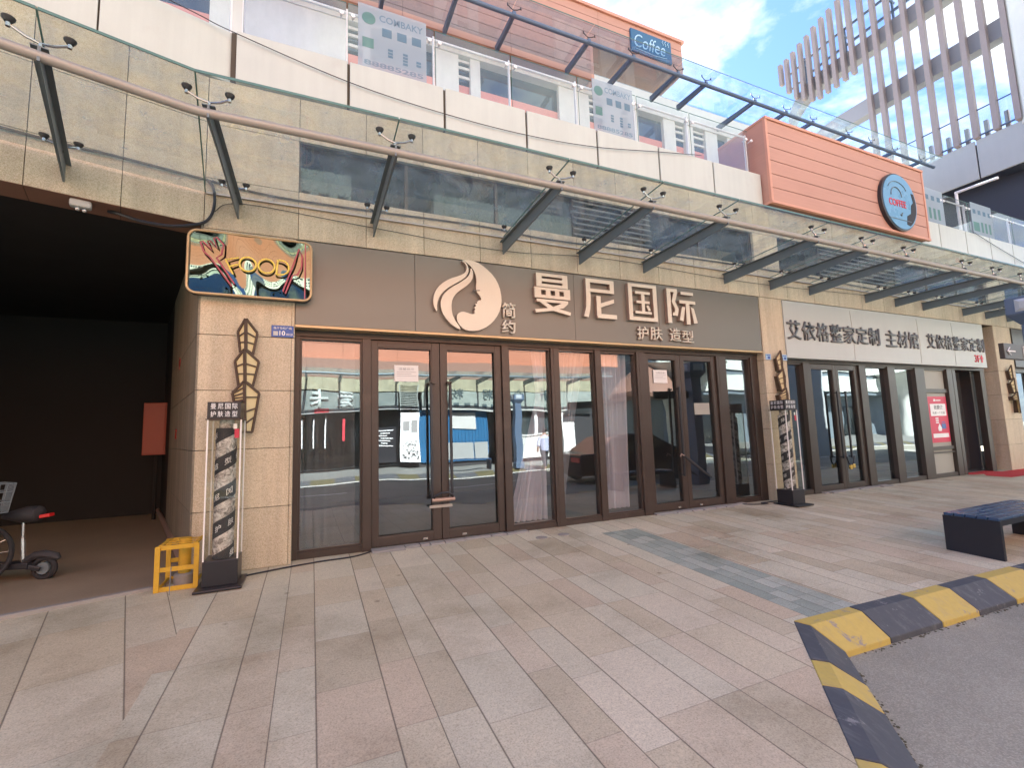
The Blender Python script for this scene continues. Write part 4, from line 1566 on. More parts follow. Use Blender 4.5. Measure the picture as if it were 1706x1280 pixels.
def door(root, x0, x1, g0, g1, zg0, zg1, ztop, mat, frm, y0=0.165):
    b = MB()
    b.box(x0, g0, y0, y0 + 0.06, 0.025, ztop)
    b.box(g1, x1, y0, y0 + 0.06, 0.025, ztop)
    b.box(g0, g1, y0 + 0.002, y0 + 0.058, zg1, ztop)
    b.box(g0, g1, y0 + 0.002, y0 + 0.058, 0.025, zg0)
    d = b.build('door', frm, root, bevel=0.004)
    b = MB()
    b.box(g0, g0 + 0.012, y0 + 0.006, y0 + 0.02, zg0, zg1)
    b.box(g1 - 0.012, g1, y0 + 0.006, y0 + 0.02, zg0, zg1)
    b.box(g0 + 0.012, g1 - 0.012, y0 + 0.006, y0 + 0.02, zg0, zg0 + 0.012)
    b.box(g0 + 0.012, g1 - 0.012, y0 + 0.006, y0 + 0.02, zg1 - 0.012, zg1)
    b.build('glazing_bead', frm, d)
    pane(d, g0, g1, zg0, zg1, mat, name='door_glass')
    return d


def pull(d, x, z0, z1, y=0.165, mat=None, r=0.016, stand=0.06):
    b = MB()
    b.box(x - 0.016, x + 0.016, y - stand - 0.02, y - stand + 0.01, z0, z1)
    for z in (z0 + 0.03, z1 - 0.03):
        b.box(x - 0.012, x + 0.012, y - stand + 0.011, y - 0.001, z - 0.012, z + 0.012)
    return b.build('handle', mat or M['black'], d, bevel=0.004)


salon = thing('salon_shopfront', 'brown framed glass shopfront of the salon with two pairs of doors', 'shopfront', (3.6, 0.2, 0))
FR = M['frame']
b = MB()
b.box(-0.19, 7.46, 0.135, 0.26, 2.55, 2.64)
b.box(-0.19, 7.46, 0.125, 0.134, 2.60, 2.635)
for x0, x1, y0 in ((-0.19, -0.135, 0.14), (0.563, 0.663, 0.13), (2.41, 2.513, 0.13), (3.18, 3.315, 0.135), (3.942, 4.05, 0.135), (4.72, 4.888, 0.13), (6.436, 6.655, 0.13), (7.277, 7.458, 0.14)):
    b.box(x0, x1, y0, 0.27, 0.0, 2.549)
    if x1 - x0 > 0.12:
        b.box(x0 + 0.045, x0 + 0.052, y0 - 0.004, y0 - 0.0005, 0.03, 2.54)
for x0, x1 in ((-0.135, 0.563), (2.513, 3.18), (3.315, 3.942), (4.05, 4.72), (6.655, 7.277)):
    b.box(x0, x1, 0.15, 0.26, -0.01, 0.075)
    b.box(x0, x1, 0.165, 0.25, 0.076, 0.098)
    b.box(x0, x1, 0.16, 0.26, 2.515, 2.549)
    for xa, xb in ((x0, x0 + 0.022), (x1 - 0.022, x1)):
        b.box(xa, xb, 0.17, 0.25, 0.099, 2.514)
b.build('frame', FR, salon, bevel=0.005)
for x0, x1 in ((-0.113, 0.541), (2.535, 3.158), (3.337, 3.92), (4.072, 4.698), (6.677, 7.255)):
    pane(salon, x0, x1, 0.098, 2.515, M['shop_glass'])
dl = door(salon, 0.667, 1.532, 0.745, 1.428, 0.135, 2.462, 2.546, M['shop_glass'], FR)
dr = door(salon, 1.540, 2.406, 1.625, 2.318, 0.135, 2.462, 2.546, M['shop_glass'], FR)
pull(dl, 1.40, 0.53, 2.02)
pull(dr, 1.655, 0.53, 2.02)
for d_, xa, xb in ((dl, 1.385, 1.46), (dr, 1.615, 1.67)):
    b = MB()
    b.box(xa, xb, 0.085, 0.16, 2.0, 2.03)
    b.build('handle_bracket', M['frame_dark'], d_)
d3 = door(salon, 4.892, 5.636, 4.968, 5.548, 0.135, 2.462, 2.546, M['shop_glass'], FR)
d4 = door(salon, 5.642, 6.432, 5.715, 6.347, 0.135, 2.462, 2.546, M['shop_glass'], FR)
pull(d3, 5.52, 0.55, 2.0)
for d_, xx in ((dl, 1.29), (dr, 1.80), (d3, 5.40), (d4, 5.86)):
    b = MB()
    b.box(xx, xx + 0.06, 0.158, 0.1645, 0.05, 0.075)
    b.build('floor_lock', M['chrome'], d_)
lk = thing('bicycle_lock', 'brown u lock looped through the handles of the left salon doors', 'lock', (1.53, 0.1, 0.5))
b = MB()
b.tube([(1.40, 0.07, 0.53), (1.42, 0.03, 0.585), (1.49, 0.02, 0.62), (1.58, 0.02, 0.62), (1.64, 0.03, 0.585), (1.66, 0.07, 0.53)], 0.013, 8)
b.build('shackle', M['black'], lk, smooth=True)
b = MB()
b.tube([(1.385, 0.055, 0.535), (1.675, 0.055, 0.535)], 0.024, 10)
b.build('lock_body', M['letter_side'], lk, smooth=True)
pk = tag(MB().box(1.37, 1.665, 0.128, 0.162, 0.425, 0.462).build('lock_tag', M['tube'], bevel=0.003), 'pale lock strip across the two left salon doors below the u lock', 'lock')
ub = thing('umbrella', 'folded dark umbrella hooked on the right salon doors', 'umbrella', (5.75, 0.1, 0.5))
b = MB()
b.tube([(5.50, 0.06, 0.88), (5.60, 0.05, 0.80), (5.95, 0.06, 0.56), (6.06, 0.06, 0.50)], [0.010, 0.026, 0.020, 0.006], 8)
b.build('canopy', M['black_matt'], ub, smooth=True)
b = MB()
b.tube([(5.50, 0.06, 0.88), (5.44, 0.06, 0.91), (5.42, 0.06, 0.87)], 0.009, 6)
b.build('handle', M['letter_side'], ub, smooth=True)

# notices on the glass
def notice(x0, x1, z0, z1, label, tilt=0.0, mat='paper', lines=4, head=None):
    r = thing('notice', label, 'notice', ((x0 + x1) / 2, 0.2, z0))
    b = MB()
    b.box(x0, x1, GY - 0.012, GY - 0.010, z0, z1)
    b.build('sheet', M[mat], r)
    if head:
        wd = x1 - x0
        text(head, x0 + 0.18 * wd, x1 - 0.18 * wd, z1 - 0.30 * (z1 - z0), z1 - 0.16 * (z1 - z0), GY - 0.0125, M['grey_print'], 'heading', r, 0.0, 0.0)
    b = MB()
    h = (z1 - z0)
    for k in range(lines):
        zz = z1 - h * (0.42 + 0.12 * k)
        b.box(x0 + 0.03, x1 - 0.03 - (0.06 if k % 2 else 0), GY - 0.0135, GY - 0.0125, zz, zz + 0.004)
    b.build('print', M['grey_print'], r)


notice(0.955, 1.262, 2.035, 2.245, 'white paper notice taped to the leftmost salon door', head='温馨提示', lines=3)
notice(5.10, 5.385, 2.07, 2.285, 'white notice with three lines taped high on the right pair of salon doors', head='招聘启事', lines=3)
notice(5.93, 6.27, 1.54, 1.735, 'small buff notice at eye height on the last salon door', mat='grey_panel', head='温馨提示', lines=2)

# curtains
def curtain(label, xa, xb, za, zb, y, mat, folds, gather=None, name='curtain'):
    def fn(u, v):
        xx = xa + (xb - xa) * u
        z = za + (zb - za) * v
        if gather:
            xx = gather(u, v)
        return (xx, y + 0.035 * math.sin(u * folds * 6.283) + 0.012 * math.sin(u * folds * 14.3 + v * 2), z)
    o = MB().grid(fn, int(folds * 10), 16).build(name, mat, smooth=True, flat_normals=True)
    return tag(o, label, 'curtain')


curtain('thin grey green sheer curtain behind the leftmost salon pane', -0.12, 0.50, 0.06, 2.95, 0.42, M['curtain_thin'], 6)
curtain('white curtain swept to the right behind the pane right of the left doors', 2.6, 3.2, 0.08, 2.95, 0.40, M['curtain'], 7, gather=lambda u, v: 3.16 - (1 - u) * (0.62 - 0.52 * min(1, max(0, v * 1.6)) + 0.25 * max(0, v - 0.6)))
curtain('sheer curtain pulled aside to the left in the middle salon pane', 3.3, 4.0, 0.05, 2.95, 0.36, M['curtain_mid'], 8, gather=lambda u, v: 3.30 + u * (0.10 + 0.62 * v ** 1.3))
curtain('mauve white curtain filling the pane left of the right doors', 4.06, 4.70, 0.12, 2.95, 0.38, M['curtain'], 6, gather=lambda u, v: 4.09 + u * (0.52 + 0.08 * v))

# second shop
far = thing('far_shopfront', 'dark framed glass front of the second shop with a poster panel and open dark doorway', 'shopfront', (12, 0.2, 0))
FD = M['frame_dark']
b = MB()
b.box(8.06, 15.62, 0.135, 0.26, 2.50, 2.60)
for x0, x1, y0 in ((8.70, 8.885, 0.13), (10.452, 10.672, 0.13), (11.457, 11.722, 0.13), (12.507, 12.868, 0.13), (13.831, 14.06, 0.13), (14.10, 14.235, 0.14), (15.414, 15.622, 0.14)):
    b.box(x0, x1, y0, 0.27, 0.0, 2.499)
for x0, x1 in ((8.10, 8.70), (10.672, 11.457), (11.722, 12.507), (12.868, 13.831)):
    b.box(x0, x1, 0.15, 0.26, -0.01, 0.09)
    b.box(x0, x1, 0.16, 0.26, 2.465, 2.499)
b.box(12.868, 13.831, 0.16, 0.26, 1.94, 2.03)
b.box(12.868, 13.831, 0.16, 0.26, 0.62, 0.70)
b.box(12.868, 13.831, 0.155, 0.16, 0.55, 0.58)
b.build('frame', FD, far, bevel=0.005)
for x0, x1 in ((8.10, 8.70), (10.672, 11.457), (11.722, 12.507)):
    pane(far, x0, x1, 0.09, 2.465, M['shop_glass_far'])
e1 = door(far, 8.89, 9.722, 8.965, 9.632, 0.12, 2.40, 2.496, M['shop_glass_far'], FD)
e2 = door(far, 9.728, 10.447, 9.80, 10.33, 0.12, 2.40, 2.496, M['shop_glass_far'], FD)
pull(e1, 9.60, 0.62, 1.95)
pull(e2, 9.86, 0.62, 1.95)
b = MB()
b.box(12.90, 13.80, 0.20, 0.21, 2.03, 2.465)
b.box(12.90, 13.80, 0.20, 0.21, 0.09, 0.62)
b.box(12.90, 13.80, 0.20, 0.21, 0.70, 1.94)
b.build('infill_panel', M['grey_panel'], far)
ch = thing('door_chain', 'brass padlocks and chain on the doors of the second shop', 'lock', (9.74, 0.1, 0.4))
b = MB()
b.tube([(9.62, 0.06, 0.66), (9.66, 0.05, 0.52), (9.72, 0.05, 0.47), (9.80, 0.05, 0.52), (9.85, 0.06, 0.66)], 0.014, 8)
b.build('chain', M['black'], ch, smooth=True)
b = MB()
b.box(9.67, 9.74, 0.03, 0.07, 0.41, 0.49)
b.box(9.76, 9.83, 0.03, 0.07, 0.43, 0.51)
b.build('padlock', M['brass'], ch, bevel=0.008)
po = thing('poster', 'red poster with white text box on the panel beside the dark doorway', 'poster', (13.4, 0.19, 0.8))
b = MB()
b.box(12.98, 13.77, 0.185, 0.192, 0.79, 1.85)
b.build('sheet', M['poster_red'], po)
b = MB()
b.box(13.05, 13.70, 0.180, 0.184, 1.40, 1.68)
b.box(13.05, 13.70, 0.180, 0.184, 0.90, 0.995)
b.box(13.22, 13.30, 0.180, 0.184, 1.74, 1.79)
b.box(13.32, 13.52, 0.180, 0.184, 1.75, 1.775)
b.prism([(13.30, 1.05), (13.42, 1.05), (13.44, 1.12), (13.36, 1.22), (13.28, 1.12)], 0.180, 0.184)
for k in range(3):
    b.box(13.22, 13.34, 0.180, 0.184, 1.23 + k * 0.05, 1.26 + k * 0.05)
b.build('white_print', M['white'], po)
text('我要做', 13.20, 13.57, 1.55, 1.65, 0.1795, M['black'], 'heading', po, 0.0, 0.02)
text('免费一个方案', 13.12, 13.64, 1.44, 1.50, 0.1795, M['black'], 'subheading', po, 0.0, 0.0)
b = MB()
b.box(13.44, 13.62, 0.178, 0.180, 1.10, 1.22)
b.box(13.46, 13.60, 0.178, 0.180, 1.24, 1.26)
b.build('teal_print', M['plate_blue'], po)
cp = tag(MB().add([(14.2, 0.30, 0.006), (15.42, 0.30, 0.006), (15.42, 0.0, 0.006), (20.5, -0.05, 0.006), (20.5, -0.62, SL * -0.62 + 0.006), (14.35, -0.55, SL * -0.55 + 0.006), (14.18, 0, 0.006)], [(6, 5, 4, 3, 2, 1, 0)]).build('red_carpet', M['carpet'], flat_normals=True), 'red carpet running out of the dark doorway along the far paving', 'carpet')
dd = tag(MB().box(14.24, 15.41, 0.55, 0.60, 0, 2.5).build('inner_door', M['black']), 'dark inner door deep in the open doorway of the second shop', 'door')

# third shop at the right edge of the picture
third = thing('edge_shopfront', 'dark framed glass shopfront beyond the last column at the right edge', 'shopfront', (20, 0.2, 0))
b = MB()
b.box(16.90, 24, 0.135, 0.26, 2.50, 2.62)
for k in range(7):
    b.box(16.9 + k * 1.16, 17.02 + k * 1.16, 0.13, 0.26, 0, 2.499)
b.build('frame', FD, third)
for k in range(6):
    pane(third, 17.02 + k * 1.16, 18.06 + k * 1.16, 0.05, 2.5, M['shop_glass_far'])
s3 = thing('edge_sign', 'dark signboard over the shop at the right edge', 'sign', (20, 0, 2.6))
MB().box(16.9, 24, -0.02, 0.12, 2.62, 3.64).build('board', M['frame_dark'], s3)

# ================================================================== STREET OBJECTS
def barber_case(label, g):
    cx, cy, zb = -0.775, -0.335, -0.018
    r = thing('barber_pole_case', label, 'display case', (cx, cy, zb), g)
    hw = 0.145
    b = MB()
    b.box(cx - 0.195, cx + 0.195, cy - 0.255, cy + 0.19, zb, zb + 0.022)
    b.build('foot_plate', M['black'], r, bevel=0.006)
    b = MB()
    b.box(cx - hw, cx + hw, cy - hw, cy + hw, zb + 0.022, 0.235)
    b.build('base', M['black'], r, bevel=0.006)
    b = MB()
    z0, z1 = 0.236, 1.57
    e = hw - 0.006
    for s_ in (-1, 1):
        b.add([(cx - e, cy + s_ * e, z0), (cx + e, cy + s_ * e, z0), (cx + e, cy + s_ * e, z1), (cx - e, cy + s_ * e, z1)], [(0, 1, 2, 3)])
        b.add([(cx + s_ * e, cy - e, z0), (cx + s_ * e, cy + e, z0), (cx + s_ * e, cy + e, z1), (cx + s_ * e, cy - e, z1)], [(0, 1, 2, 3)])
    b.build('acrylic_cover', M['acrylic'], r, flat_normals=True)
    b = MB()
    for sx in (-1, 1):
        for sy in (-1, 1):
            b.box(cx + sx * e - 0.006, cx + sx * e + 0.006, cy + sy * e - 0.006, cy + sy * e + 0.006, z0, z1)
    b.build('cover_edge', M['acrylic_edge'], r)
    pr = 0.090
    b = MB()
    b.lathe([(pr, z0), (pr, z1 - 0.09)], (cx, cy, 0), 32)
    b.lathe([(pr * 0.72, z1 - 0.0899), (pr * 0.72, z1)], (cx, cy, 0), 24)
    pole = b.build('pole', M['marble'], r, smooth=True)

    # winding black ribbons, each as a thin helical band
    b = MB()
    turns, H = 4.1, (z1 - 0.09 - z0)
    for ph in (0.0,):
        n = 150

        def hp(t, h):
            a = ph + t * turns * 2 * math.pi
            return (cx + (pr + 0.0022) * math.sin(a), cy - (pr + 0.0022) * math.cos(a), min(max(z0 + t * H + h, z0), z0 + H))
        vs, fs = [], []
        for i in range(n + 1):
            t_ = -0.06 + 1.12 * i / n
            for k in range(5):
                vs.append(hp(t_, -0.075 + 0.15 * k / 4))
        for i in range(n):
            for k in range(4):
                q = i * 5 + k
                fs.append((q, q + 1, q + 6, q + 5))
        b.add(vs, fs)
    rb = b.build('ribbon', M['black_matt'], pole, smooth=True)
    # characters up the ribbon, wrapped round the pole
    seq = '曼尼国际护肤造型曼尼国际护肤造型曼尼国际'
    for i, c_ in enumerate(seq):
        t_ = 0.04 + i * 0.047
        a = t_ * turns * 2 * math.pi
        o = text(c_, -0.027, 0.027, -0.030, 0.030, -pr - 0.0035, M['white'], 'lettering', None, 0.0, 0.0)
        for v in o.data.vertices:
            x, z = v.co.x, v.co.z
            th = a + x / pr
            v.co = Vector((cx + (pr + 0.0045) * math.sin(th), cy - (pr + 0.0045) * math.cos(th), z0 + t_ * H + z + (x * H / (turns * 2 * math.pi * pr)) * 1.0))
        attach(o, pole)
    b = MB()
    b.box(cx - hw - 0.002, cx + hw - 0.012, cy - hw - 0.002, cy + hw - 0.012, 1.571, 1.733)
    top = b.build('header_box', M['black'], r, bevel=0.004)
    for row, body in ((1.663, '曼尼国际'), (1.588, '护肤造型')):
        for i, c_ in enumerate(body):
            x0 = cx - 0.12 + i * 0.060
            text(c_, x0, x0 + 0.046, row, row + 0.055, cy - hw - 0.0025, M['white'], 'lettering', top, 0.001, 0.01)
            text(c_, cy - 0.115 + (3 - i) * 0.060, cy - 0.115 + (3 - i) * 0.060 + 0.046, row, row + 0.055, cx - hw - 0.0025, M['white'], 'lettering', top, 0.001, 0.01, facing='left')
    b = MB()
    b.box(cx - hw - 0.012, cx + hw + 0.012, cy - hw - 0.012, cy + hw + 0.012, 1.560, 1.5705)
    b.build('lid', M['frame'], r)
    b = MB()
    b.tube([(cx - 0.04, cy, z1 - 0.0), (cx - 0.04, cy, z1 - 0.06)], 0.02, 8)
    b.build('motor', M['chrome'], r)
    b = MB()
    b.box(cx + 0.075, cx + 0.105, cy - e + 0.002, cy - e + 0.004, 1.47, 1.52)
    b.build('sticker', M['white'], r)
    b = MB()
    b.box(cx + 0.085, cx + 0.125, cy - e + 0.004, cy - e + 0.006, 1.38, 1.469)
    b.build('red_sticker', M['poster_red'], r)
    return r


G_CASE = 'barber pole display cases in front of the salon columns'
bc = barber_case('clear acrylic barber pole case on a black base before the left column', G_CASE)
copy_tree(bc, (8.18, 0.02, 0.008), 'clear acrylic barber pole case on a black base before the middle column', G_CASE)

# yellow guard frame round a pipe
gf = thing('guard_frame', 'yellow steel box frame around a pipe at the passage corner', 'guard', (-1.14, -0.15, -0.01))
b = MB()
xA, xB, yA, yB_, zA, zB_ = -1.29, -0.985, -0.36, 0.02, -0.014, 0.40
t_ = 0.042
for y_ in (yA, yB_):
    b = MB()
    for z in (zA + t_ / 2, (zA + zB_) / 2 - 0.01, zB_ - t_ / 2):
        b.box(xA, xB, y_, y_ + 0.012, z - t_ / 2, z + t_ / 2)
    for x in (xA, xB):
        b.box(x - t_ / 2, x + t_ / 2, y_ - 0.0125, y_ - 0.0005, zA, zB_)
    b.build('side_frame', M['yellow_steel'], gf, bevel=0.003)
b = MB()
for x in (xA, xB - 0.03):
    b.box(x, x + 0.035, yA + 0.013, yB_ - 0.013, zB_ - 0.008, zB_ + 0.004)
    b.box(x, x + 0.012, yA + 0.013, yB_ - 0.013, zA + 0.01, zA + 0.04)
for k in range(3):
    y_ = yA + 0.08 + k * 0.10
    b.box(xA + 0.0355, xB - 0.0305, y_, y_ + 0.016, zB_ - 0.007, zB_ + 0.003)
b.build('top_bars', M['yellow_steel'], gf, bevel=0.002)
pp = thing('riser_pipe', 'yellow banded pipe on a concrete foot inside the guard frame', 'pipe', (-1.12, -0.14, 0))
b = MB()
b.tube([(-1.12, -0.15, 0.08), (-1.12, -0.15, 0.42)], 0.052, 16)
b.build('pipe', M['yellow_steel'], pp, smooth=True)
b = MB()
b.lathe([(0.085, -0.012), (0.085, 0.08), (0.07, 0.095)], (-1.12, -0.15, 0), 20)
b.build('concrete_foot', M['concrete'], pp, smooth=True)
st = tag(MB().bar((-1.165, -0.47, -0.02), (-1.165, -0.44, 0.22), 0.006, 0.006).build('thin_rod', M['steel']), 'thin dark rod standing on the paving in front of the yellow frame', 'rod')
st2 = tag(MB(ML).tube([(-0.03, 0.35, 0.07), (-0.035, 5.5, 0.07)], 0.038, 10).build('floor_pipe', M['letter_side'], smooth=True), 'brown pipe running along the foot of the passage wall', 'pipe')

# things in the passage
hb = thing('hydrant_box', 'red brown fire hydrant cabinet on the right wall deep in the passage', 'cabinet', (-2.6, 4.5, 1.15))
b = MB()
b.box(-2.74, -2.40, 4.40, 4.62, 1.14, 2.07)
b.build('cabinet', M['hydrant_red'], hb, bevel=0.008)
b = MB()
b.box(-2.72, -2.42, 4.385, 4.398, 1.17, 2.04)
b.build('cabinet_door', M['hydrant_red'], hb, bevel=0.004)
b = MB()
b.tube([(-2.55, 4.5, 0.0), (-2.55, 4.5, 1.14)], 0.03, 8)
b.build('water_pipe', M['passage_wall'], hb)
for yy, z, sh, lb in ((2.09, 2.45, 'rect', 'red arrow sticker high on the passage wall'), (2.25, 1.47, 'rect', 'red square sticker low on the passage wall')):
    r = thing('wall_sticker', lb, 'sticker', (-1.7, yy, z))
    b = MB(ML)
    if z > 2:
        b.prismx([(yy - 0.10, z - 0.04), (yy + 0.02, z - 0.04), (yy + 0.02, z - 0.09), (yy + 0.13, z + 0.01), (yy + 0.02, z + 0.10), (yy + 0.02, z + 0.06), (yy - 0.10, z + 0.06)], -0.024, -0.0215)
    else:
        b.box(-0.024, -0.0215, yy - 0.08, yy + 0.10, z - 0.07, z + 0.07)
    b.build('sticker', M['tail_red'], r)
lamp = thing('passage_lamp', 'small pale emergency lamp under the lintel of the passage', 'lamp', (-2.0, -0.2, 3.6))
b = MB(ML)
b.box(-1.06, -0.90, 0.03, 0.12, 3.625, 3.699)
b.build('housing', M['grey_plastic'], lamp, bevel=0.02)
b = MB(ML)
b.ball((-1.0, 0.06, 3.605), 0.022, 6)
b.ball((-0.95, 0.06, 3.60), 0.022, 6)
b.build('lens', M['chrome'], lamp, smooth=True)

# electric scooter with a saddle
sx, sy = -2.62, 0.75
scoot = thing('electric_scooter', 'black electric scooter with saddle and red tail light parked in the passage', 'scooter', (sx, sy, 0))
da = Vector((-0.96, 0.28, 0))        # points to the front of the scooter
q0 = Vector((-2.50, 0.72, 0))       # rear wheel


def at(s_, h, side=0.0):
    return q0 + da * s_ + Vector((0.28, 0.96, 0)) * side + Vector((0, 0, h))


b = MB()
n_ = 28
rad = 0.095
for ax in (0.0, 0.95):
    b.tube([at(ax + rad * math.cos(k * 2 * math.pi / n_), 0.115 + rad * math.sin(k * 2 * math.pi / n_)) for k in range(n_)], 0.026, 8, True)
b.build('tyre', M['rubber'], scoot, smooth=True)
b = MB()
for ax in (0.0, 0.95):
    b.tube([at(ax, 0.115, -0.03), at(ax, 0.115, 0.03)], 0.06, 14)
b.build('hub', M['steel'], scoot, smooth=True)
b = MB()
b.bar(at(0.10, 0.16), at(0.78, 0.15), 0.16, 0.06)
b.bar(at(0.0, 0.115, -0.055), at(0.14, 0.15, -0.055), 0.02, 0.05)
b.bar(at(0.0, 0.115, 0.055), at(0.14, 0.15, 0.055), 0.02, 0.05)
b.build('deck', M['black'], scoot, bevel=0.012)
b = MB()
b.tube([at(0.18, 0.19), at(0.09, 0.245), at(0.0, 0.25), at(-0.10, 0.225), at(-0.13, 0.20)], [0.035, 0.04, 0.045, 0.04, 0.02], 8)
b.build('mudguard', M['black_matt'], scoot, smooth=True)
b = MB()
b.tube([at(0.20, 0.18), at(0.22, 0.42)], 0.022, 8)
b.tube([at(0.22, 0.42), at(0.225, 0.62)], 0.015, 8)
b.build('seat_post', M['chrome'], scoot, smooth=True)
b = MB()
b.tube([at(0.42, 0.645), at(0.34, 0.655), at(0.20, 0.66), at(0.08, 0.665), at(0.05, 0.66)], [0.02, 0.05, 0.085, 0.08, 0.03], 10)
b.build('saddle', M['black_matt'], scoot, smooth=True)
b = MB()
b.bar(at(0.06, 0.635), at(-0.035, 0.65), 0.07, 0.035)
b.build('tail_light', M['tail_red'], scoot, bevel=0.006)
b = MB()
b.tube([at(0.92, 0.12), at(0.86, 0.6), at(0.80, 1.12)], 0.022, 8)
b.tube([at(0.80, 1.12, -0.25), at(0.80, 1.12, 0.25)], 0.014, 8)
b.build('handlebar', M['black'], scoot, smooth=True)

# bicycle cut by the left edge of the picture
bk = thing('bicycle', 'city bicycle with a grey mesh basket at the left edge of the passage', 'bicycle', (-3.0, 0.5, 0))
o_ = Vector((-2.90, 0.60, 0))
db = Vector((-0.80, -0.6, 0)).normalized()


def bat(s_, h, side=0.0):
    return o_ + db * s_ + Vector((0.6, -0.8, 0)) * side + Vector((0, 0, h))


b = MB()
for ax in (0.12, 1.15):
    b.tube([bat(ax + 0.30 * math.cos(k * 2 * math.pi / 36), 0.32 + 0.30 * math.sin(k * 2 * math.pi / 36)) for k in range(36)], 0.022, 8, True)
b.build('tyre', M['rubber'], bk, smooth=True)
b = MB()
for ax in (0.12, 1.15):
    for k in range(14):
        b.tube([bat(ax, 0.32), bat(ax + 0.285 * math.cos(k * 2 * math.pi / 14), 0.32 + 0.285 * math.sin(k * 2 * math.pi / 14))], 0.0025, 4)
b.build('spokes', M['chrome'], bk)
b = MB()
b.tube([bat(0.12, 0.32, 0.05), bat(0.16, 0.60, 0.05), bat(0.24, 0.95, 0.0)], 0.014, 8)
b.tube([bat(0.12, 0.32, -0.05), bat(0.16, 0.60, -0.05), bat(0.24, 0.95, 0.0)], 0.014, 8)
b.tube([bat(0.22, 0.8), bat(0.6, 0.36), bat(1.15, 0.32)], 0.02, 8)
b.tube([bat(0.6, 0.36), bat(0.78, 0.85)], 0.018, 8)
b.build('bicycle_frame', M['chrome'], bk, smooth=True)
b = MB()
for k in range(9):
    for l in (0, 1):
        sd = -0.15 + 0.3 * k / 8
        b.tube([bat(-0.10 if l == 0 else 0.14, 0.72, sd * 0.85), bat(-0.14 if l == 0 else 0.16, 1.0, sd)], 0.004, 5)
for z, s1, s2, wd in ((0.72, -0.10, 0.14, 0.128), (0.82, -0.115, 0.147, 0.136), (0.92, -0.13, 0.153, 0.144), (1.0, -0.14, 0.16, 0.15)):
    b.tube([bat(s1, z, -wd), bat(s1, z, wd), bat(s2, z, wd), bat(s2, z, -wd)], 0.006, 5, True)
for k in range(6):
    b.tube([bat(-0.10 + 0.04 * k, 0.72, -0.128), bat(-0.10 + 0.04 * k, 0.72, 0.128)], 0.004, 5)
    b.tube([bat(-0.10 + 0.045 * k, 0.72, 0.128), bat(-0.13 + 0.05 * k, 1.0, 0.15)], 0.004, 5)
b.build('basket', M['steel'], bk)
b = MB()
b.tube([bat(0.24, 0.95, 0), bat(0.24, 1.08, 0)], 0.014, 8)
b.tube([bat(0.38, 1.08, -0.28), bat(0.26, 1.10, -0.12), bat(0.26, 1.10, 0.12), bat(0.38, 1.08, 0.28)], 0.013, 8)
b.build('handlebar', M['chrome'], bk, smooth=True)
b = MB()
b.ball(bat(0.82, 0.92), 0.12, 7, (1, 1, 0.4))
b.build('saddle', M['black_matt'], bk, smooth=True)

# bench
bn_ = thing('bench', 'dark blue slatted street bench with solid black end panels beside the kerb', 'bench', (7.8, -2.6, -0.12))
bx0, bx1, by0, by1, bz = 6.56, 8.15, -3.21, -2.73, 0.285
b = MB()
for x0, x1 in ((bx0, bx0 + 0.05), (bx1 - 0.05, bx1)):
    b.hull8([(x0, by0, SL * by0 - 0.003), (x1, by0, SL * by0 - 0.003), (x1, by1, SL * by1 - 0.003), (x0, by1, SL * by1 - 0.003)], [(x0, by0, bz - 0.02), (x1, by0, bz - 0.02), (x1, by1, bz - 0.02), (x0, by1, bz - 0.02)])
    b.build('end_panel', M['bench_body'], bn_, bevel=0.004)
    b = MB()
for k in range(5):
    y0 = by0 + 0.005 + k * 0.095
    b = MB()
    b.box(bx0 - 0.005, bx1 + 0.005, y0, y0 + 0.080, bz - 0.019, bz + 0.012)
    b.build('seat_slat', M['bench_top'], bn_, bevel=0.004)
b = MB()
b.box(bx0 + 0.051, bx1 - 0.051, by0 + 0.01, by0 + 0.04, bz - 0.075, bz - 0.0195)
b.box(bx0 + 0.051, bx1 - 0.051, by1 - 0.04, by1 - 0.01, bz - 0.075, bz - 0.0195)
b.build('rail', M['bench_body'], bn_)


